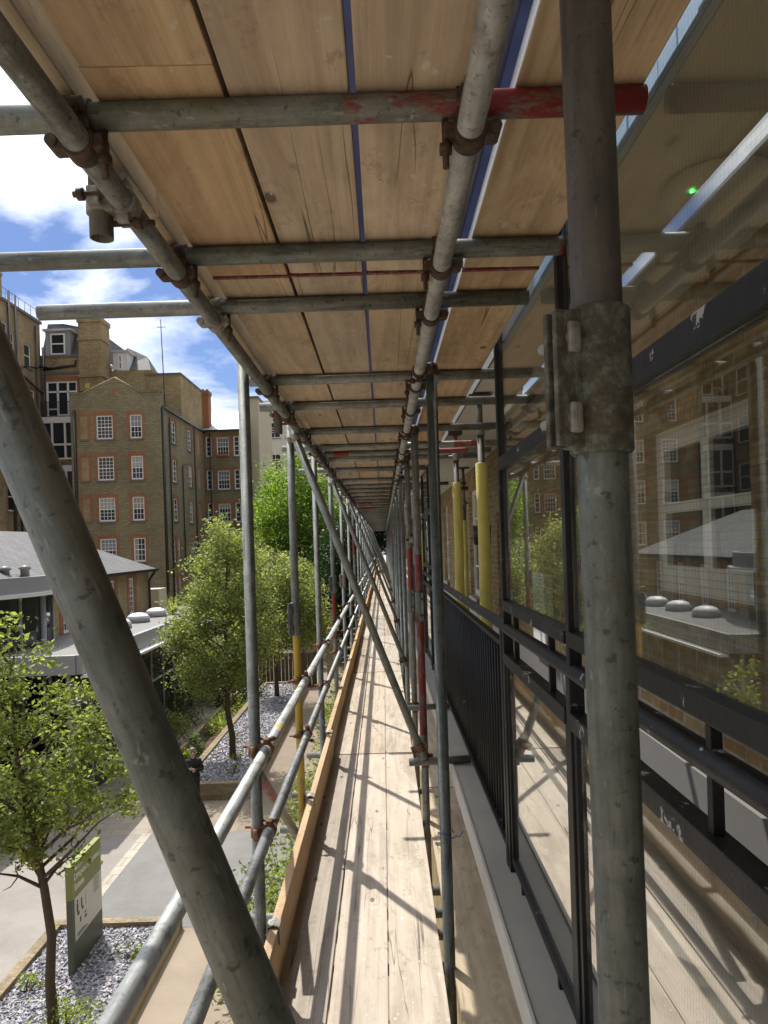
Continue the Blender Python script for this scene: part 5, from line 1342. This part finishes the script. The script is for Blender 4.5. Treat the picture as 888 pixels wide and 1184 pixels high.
part(pv, 'roof_vent', lambda bm: [lathe(bm, [(.14,0),(.14,.25),(.20,.27),(.16,.36),(0,.4)], (-12.6+.35*i, 22.6+.6*i, cz-.05), 12) for i in range(3)], 'lead', uv=False)

# --- white modern block, beige party wall and buildings at the end
wm = building('white_office_block', (-10, 88, 0), 'white modern block with strip windows rising behind the green trees')
Od = (-15.5, 86., 0)
hd = [(1.0+a, EYE+z, w, 1.9) for z in (13.0, 9.2, 5.4, 1.6, -2.2) for a, w in ((0, 2.6), (3.2, 2.6), (6.4, 2.6), (9.6, 2.6))]
part(wm, 'wall', lambda bm: facade(bm, Od, u, n, 14., EYE+17.2, hd), 'render')
for q in hd: sash_window(wm, Od, u, n, q, 4, 3, None, bar=.05, depth=.2)
part(wm, 'wall', lambda bm: (quad(bm, (-1.5,86,0), (-1.5,86,EYE+17.2), (-1.5,98,EYE+17.2), (-1.5,98,0)), quad(bm, (-15.5,86,EYE+17.2), (-1.5,86,EYE+17.2), (-1.5,98,EYE+17.2), (-15.5,98,EYE+17.2)), quad(bm, (-15.5,86,0), (-15.5,86,EYE+17.2), (-15.5,98,EYE+17.2), (-15.5,98,0))), 'render')
part(wm, 'roof_band', lambda bm: bx(bm, -15.6, -1.4, 85.9, 98, EYE+17.2, EYE+17.5), 'white')
pw = building('beige_end_house', (-10.8, 66, 0), 'narrow tall beige end wall of a house beside the white block')
part(pw, 'wall', lambda bm: bx(bm, -11.85, -10.8, 64.2, 72, 0, EYE+13.3), 'beige')
part(pw, 'coping', lambda bm: bx(bm, -11.92, -10.73, 64.12, 72, EYE+13.3, EYE+13.5), 'sill')
part(pw, 'arch', lambda bm: tube_path(bm, [Vector((-11.15+.25*math.cos(t), 64.17, EYE+2.2+.35*math.sin(t)+ (0 if 0 < t < PI else 0))) for t in np.linspace(0, PI, 10)] + [Vector((-11.40,64.17,EYE+.6))], .05, 6), 'brick_red', uv=False)
pipe(pw, [(-11.0,64.1,0), (-11.0,64.1,EYE+1.5)], .05)
eb = building('cream_end_building', (-3, 62, 0), 'low cream building with a pale parapet glimpsed between the uprights')
Oe = (-8.5, 60., 0); he = [(4.4, EYE-4.4, .8, 1.5), (6.8, EYE-4.4, .8, 1.5), (2.2, EYE-4.4, .8, 1.5)]
part(eb, 'wall', lambda bm: facade(bm, Oe, u, n, 12., EYE-1.9, he), 'beige')
for q in he: sash_window(eb, Oe, u, n, q, 2, 4, None)
part(eb, 'parapet', lambda bm: bx(bm, -8.6, 3.6, 59.9, 66, EYE-1.897, EYE-1.7), 'white')
part(eb, 'roof', lambda bm: quad(bm, (-8.6,60.5,EYE-1.7), (3.6,60.5,EYE-1.7), (3.6,66,EYE+.2), (-8.6,66,EYE+.2)), 'concrete_pale')
# ------------------------------------------------------------------ sky, sun, camera
w = bpy.data.worlds.new('World'); scene.world = w; w.use_nodes = True
t = w.node_tree; t.nodes.clear()
def wn(kind, inp=None, **at):
    nd = t.nodes.new(kind)
    for k, v in at.items(): setattr(nd, k, v)
    for k, v in (inp or {}).items():
        if isinstance(v, bpy.types.NodeSocket): t.links.new(v, nd.inputs[k])
        else: nd.inputs[k].default_value = v
    return nd
SUN = Vector((-.33, .52, 1.0)).normalized()
el = math.asin(SUN.z); az = math.atan2(SUN.x, SUN.y)
sky = wn('ShaderNodeTexSky', sky_type='NISHITA', sun_disc=False, sun_elevation=el, sun_rotation=az, altitude=20., air_density=1., dust_density=.6, ozone_density=2.2)
tc = wn('ShaderNodeTexCoord').outputs['Generated']
sep = wn('ShaderNodeSeparateXYZ', {0: tc})
zz = wn('ShaderNodeMath', {0: sep.outputs[2], 1: .06}, operation='MAXIMUM').outputs[0]
zz = wn('ShaderNodeMath', {0: zz, 1: .12}, operation='ADD').outputs[0]
cx = wn('ShaderNodeMath', {0: sep.outputs[0], 1: zz}, operation='DIVIDE').outputs[0]
cy = wn('ShaderNodeMath', {0: sep.outputs[1], 1: zz}, operation='DIVIDE').outputs[0]
cv = wn('ShaderNodeCombineXYZ', {0: cx, 1: cy, 2: 3.3}).outputs[0]
cn = wn('ShaderNodeTexNoise', {'Vector': cv, 'Scale': 1.15, 'Detail': 9., 'Roughness': .56, 'Distortion': .25}).outputs['Fac']
hi = wn('ShaderNodeMapRange', {0: sep.outputs[2], 1: .52, 2: .85, 3: 0., 4: .14}).outputs[0]  # extra unseen cloud overhead, added as fill light
bk = wn('ShaderNodeMapRange', {0: sep.outputs[1], 1: .1, 2: -.5, 3: 0., 4: .08}).outputs[0]  # more unseen cloud behind the camera, also added for fill
cn = wn('ShaderNodeMath', {0: cn, 1: hi}, operation='ADD').outputs[0]
cn = wn('ShaderNodeMath', {0: cn, 1: bk}, operation='ADD').outputs[0]
ramp = wn('ShaderNodeValToRGB', {'Fac': cn}); ramp.color_ramp.elements[0].position = CLOUD0; ramp.color_ramp.elements[1].position = CLOUD1
cn2 = wn('ShaderNodeTexNoise', {'Vector': cv, 'Scale': 3.1, 'Detail': 7., 'Roughness': .6}).outputs['Fac']
cr2 = wn('ShaderNodeValToRGB', {'Fac': cn2}); cr2.color_ramp.elements[0].position = .3; cr2.color_ramp.elements[1].position = .7
cr2.color_ramp.elements[0].color = (1.25, 1.36, 1.58, 1); cr2.color_ramp.elements[1].color = (2.15, 2.15, 2.15, 1)
# clouds glow more towards the sun, raised out of view to fill the shade
dt = wn('ShaderNodeVectorMath', {0: tc, 1: SUN}, operation='DOT_PRODUCT').outputs['Value']
dt = wn('ShaderNodeMath', {0: dt, 1: 0.}, operation='MAXIMUM').outputs[0]
dt = wn('ShaderNodeMath', {0: dt, 1: 3.}, operation='POWER').outputs[0]
dt = wn('ShaderNodeMath', {0: dt, 1: 4.2, 2: .56}, operation='MULTIPLY_ADD').outputs[0]
clc = wn('ShaderNodeVectorMath', {0: cr2.outputs[0], 3: dt}, operation='SCALE').outputs[0]
mxn = wn('ShaderNodeMix', data_type='RGBA')
skb = wn('ShaderNodeMix', data_type='RGBA', blend_type='MULTIPLY'); skb.inputs[0].default_value = 1.
t.links.new(sky.outputs[0], skb.inputs[6]); skb.inputs[7].default_value = SKYTINT
t.links.new(ramp.outputs[0], mxn.inputs[0]); t.links.new(skb.outputs[2], mxn.inputs[6]); t.links.new(clc, mxn.inputs[7])
bg = wn('ShaderNodeBackground', {'Color': mxn.outputs[2], 'Strength': SKY})
out = wn('ShaderNodeOutputWorld', {'Surface': bg.outputs[0]})
sl = bpy.data.lights.new('sun', 'SUN'); sl.energy = SUNE; sl.angle = math.radians(.53); sl.color = (1., .955, .88)
so = bpy.data.objects.new('sun', sl); COL.objects.link(so)
so.rotation_euler = (-SUN).to_track_quat('-Z', 'Y').to_euler(); so.location = (0, 0, 60)

cd = bpy.data.cameras.new('camera'); cam = bpy.data.objects.new('camera', cd); COL.objects.link(cam)
th = math.radians(1.83); c, s = math.cos(th), math.sin(th)
M = Matrix(((c, s, 0), (0, 0, -1), (-s, c, 0))).to_4x4(); M.translation = (0, 0, EYE)
cam.matrix_world = M
cd.sensor_fit = 'VERTICAL'; cd.sensor_height = 36.; cd.sensor_width = 27.; cd.lens = 36*830/1184
cd.shift_y = 36/1184; cd.shift_x = 1/1184
cd.clip_start = .02; cd.clip_end = 2000
scene.camera = cam
vs_ = scene.view_settings; vs_.view_transform = 'Standard'; vs_.look = 'None'; vs_.exposure = EXPO; vs_.gamma = 1.; vs_.use_curve_mapping = False
scene.render.engine = 'CYCLES'
cy_ = scene.cycles
cy_.use_denoising = True; cy_.max_bounces = 10; cy_.diffuse_bounces = 8; cy_.glossy_bounces = 5; cy_.transparent_max_bounces = 20; cy_.transmission_bounces = 6
cy_.sample_clamp_indirect = 8.; cy_.caustics_reflective = False; cy_.caustics_refractive = False
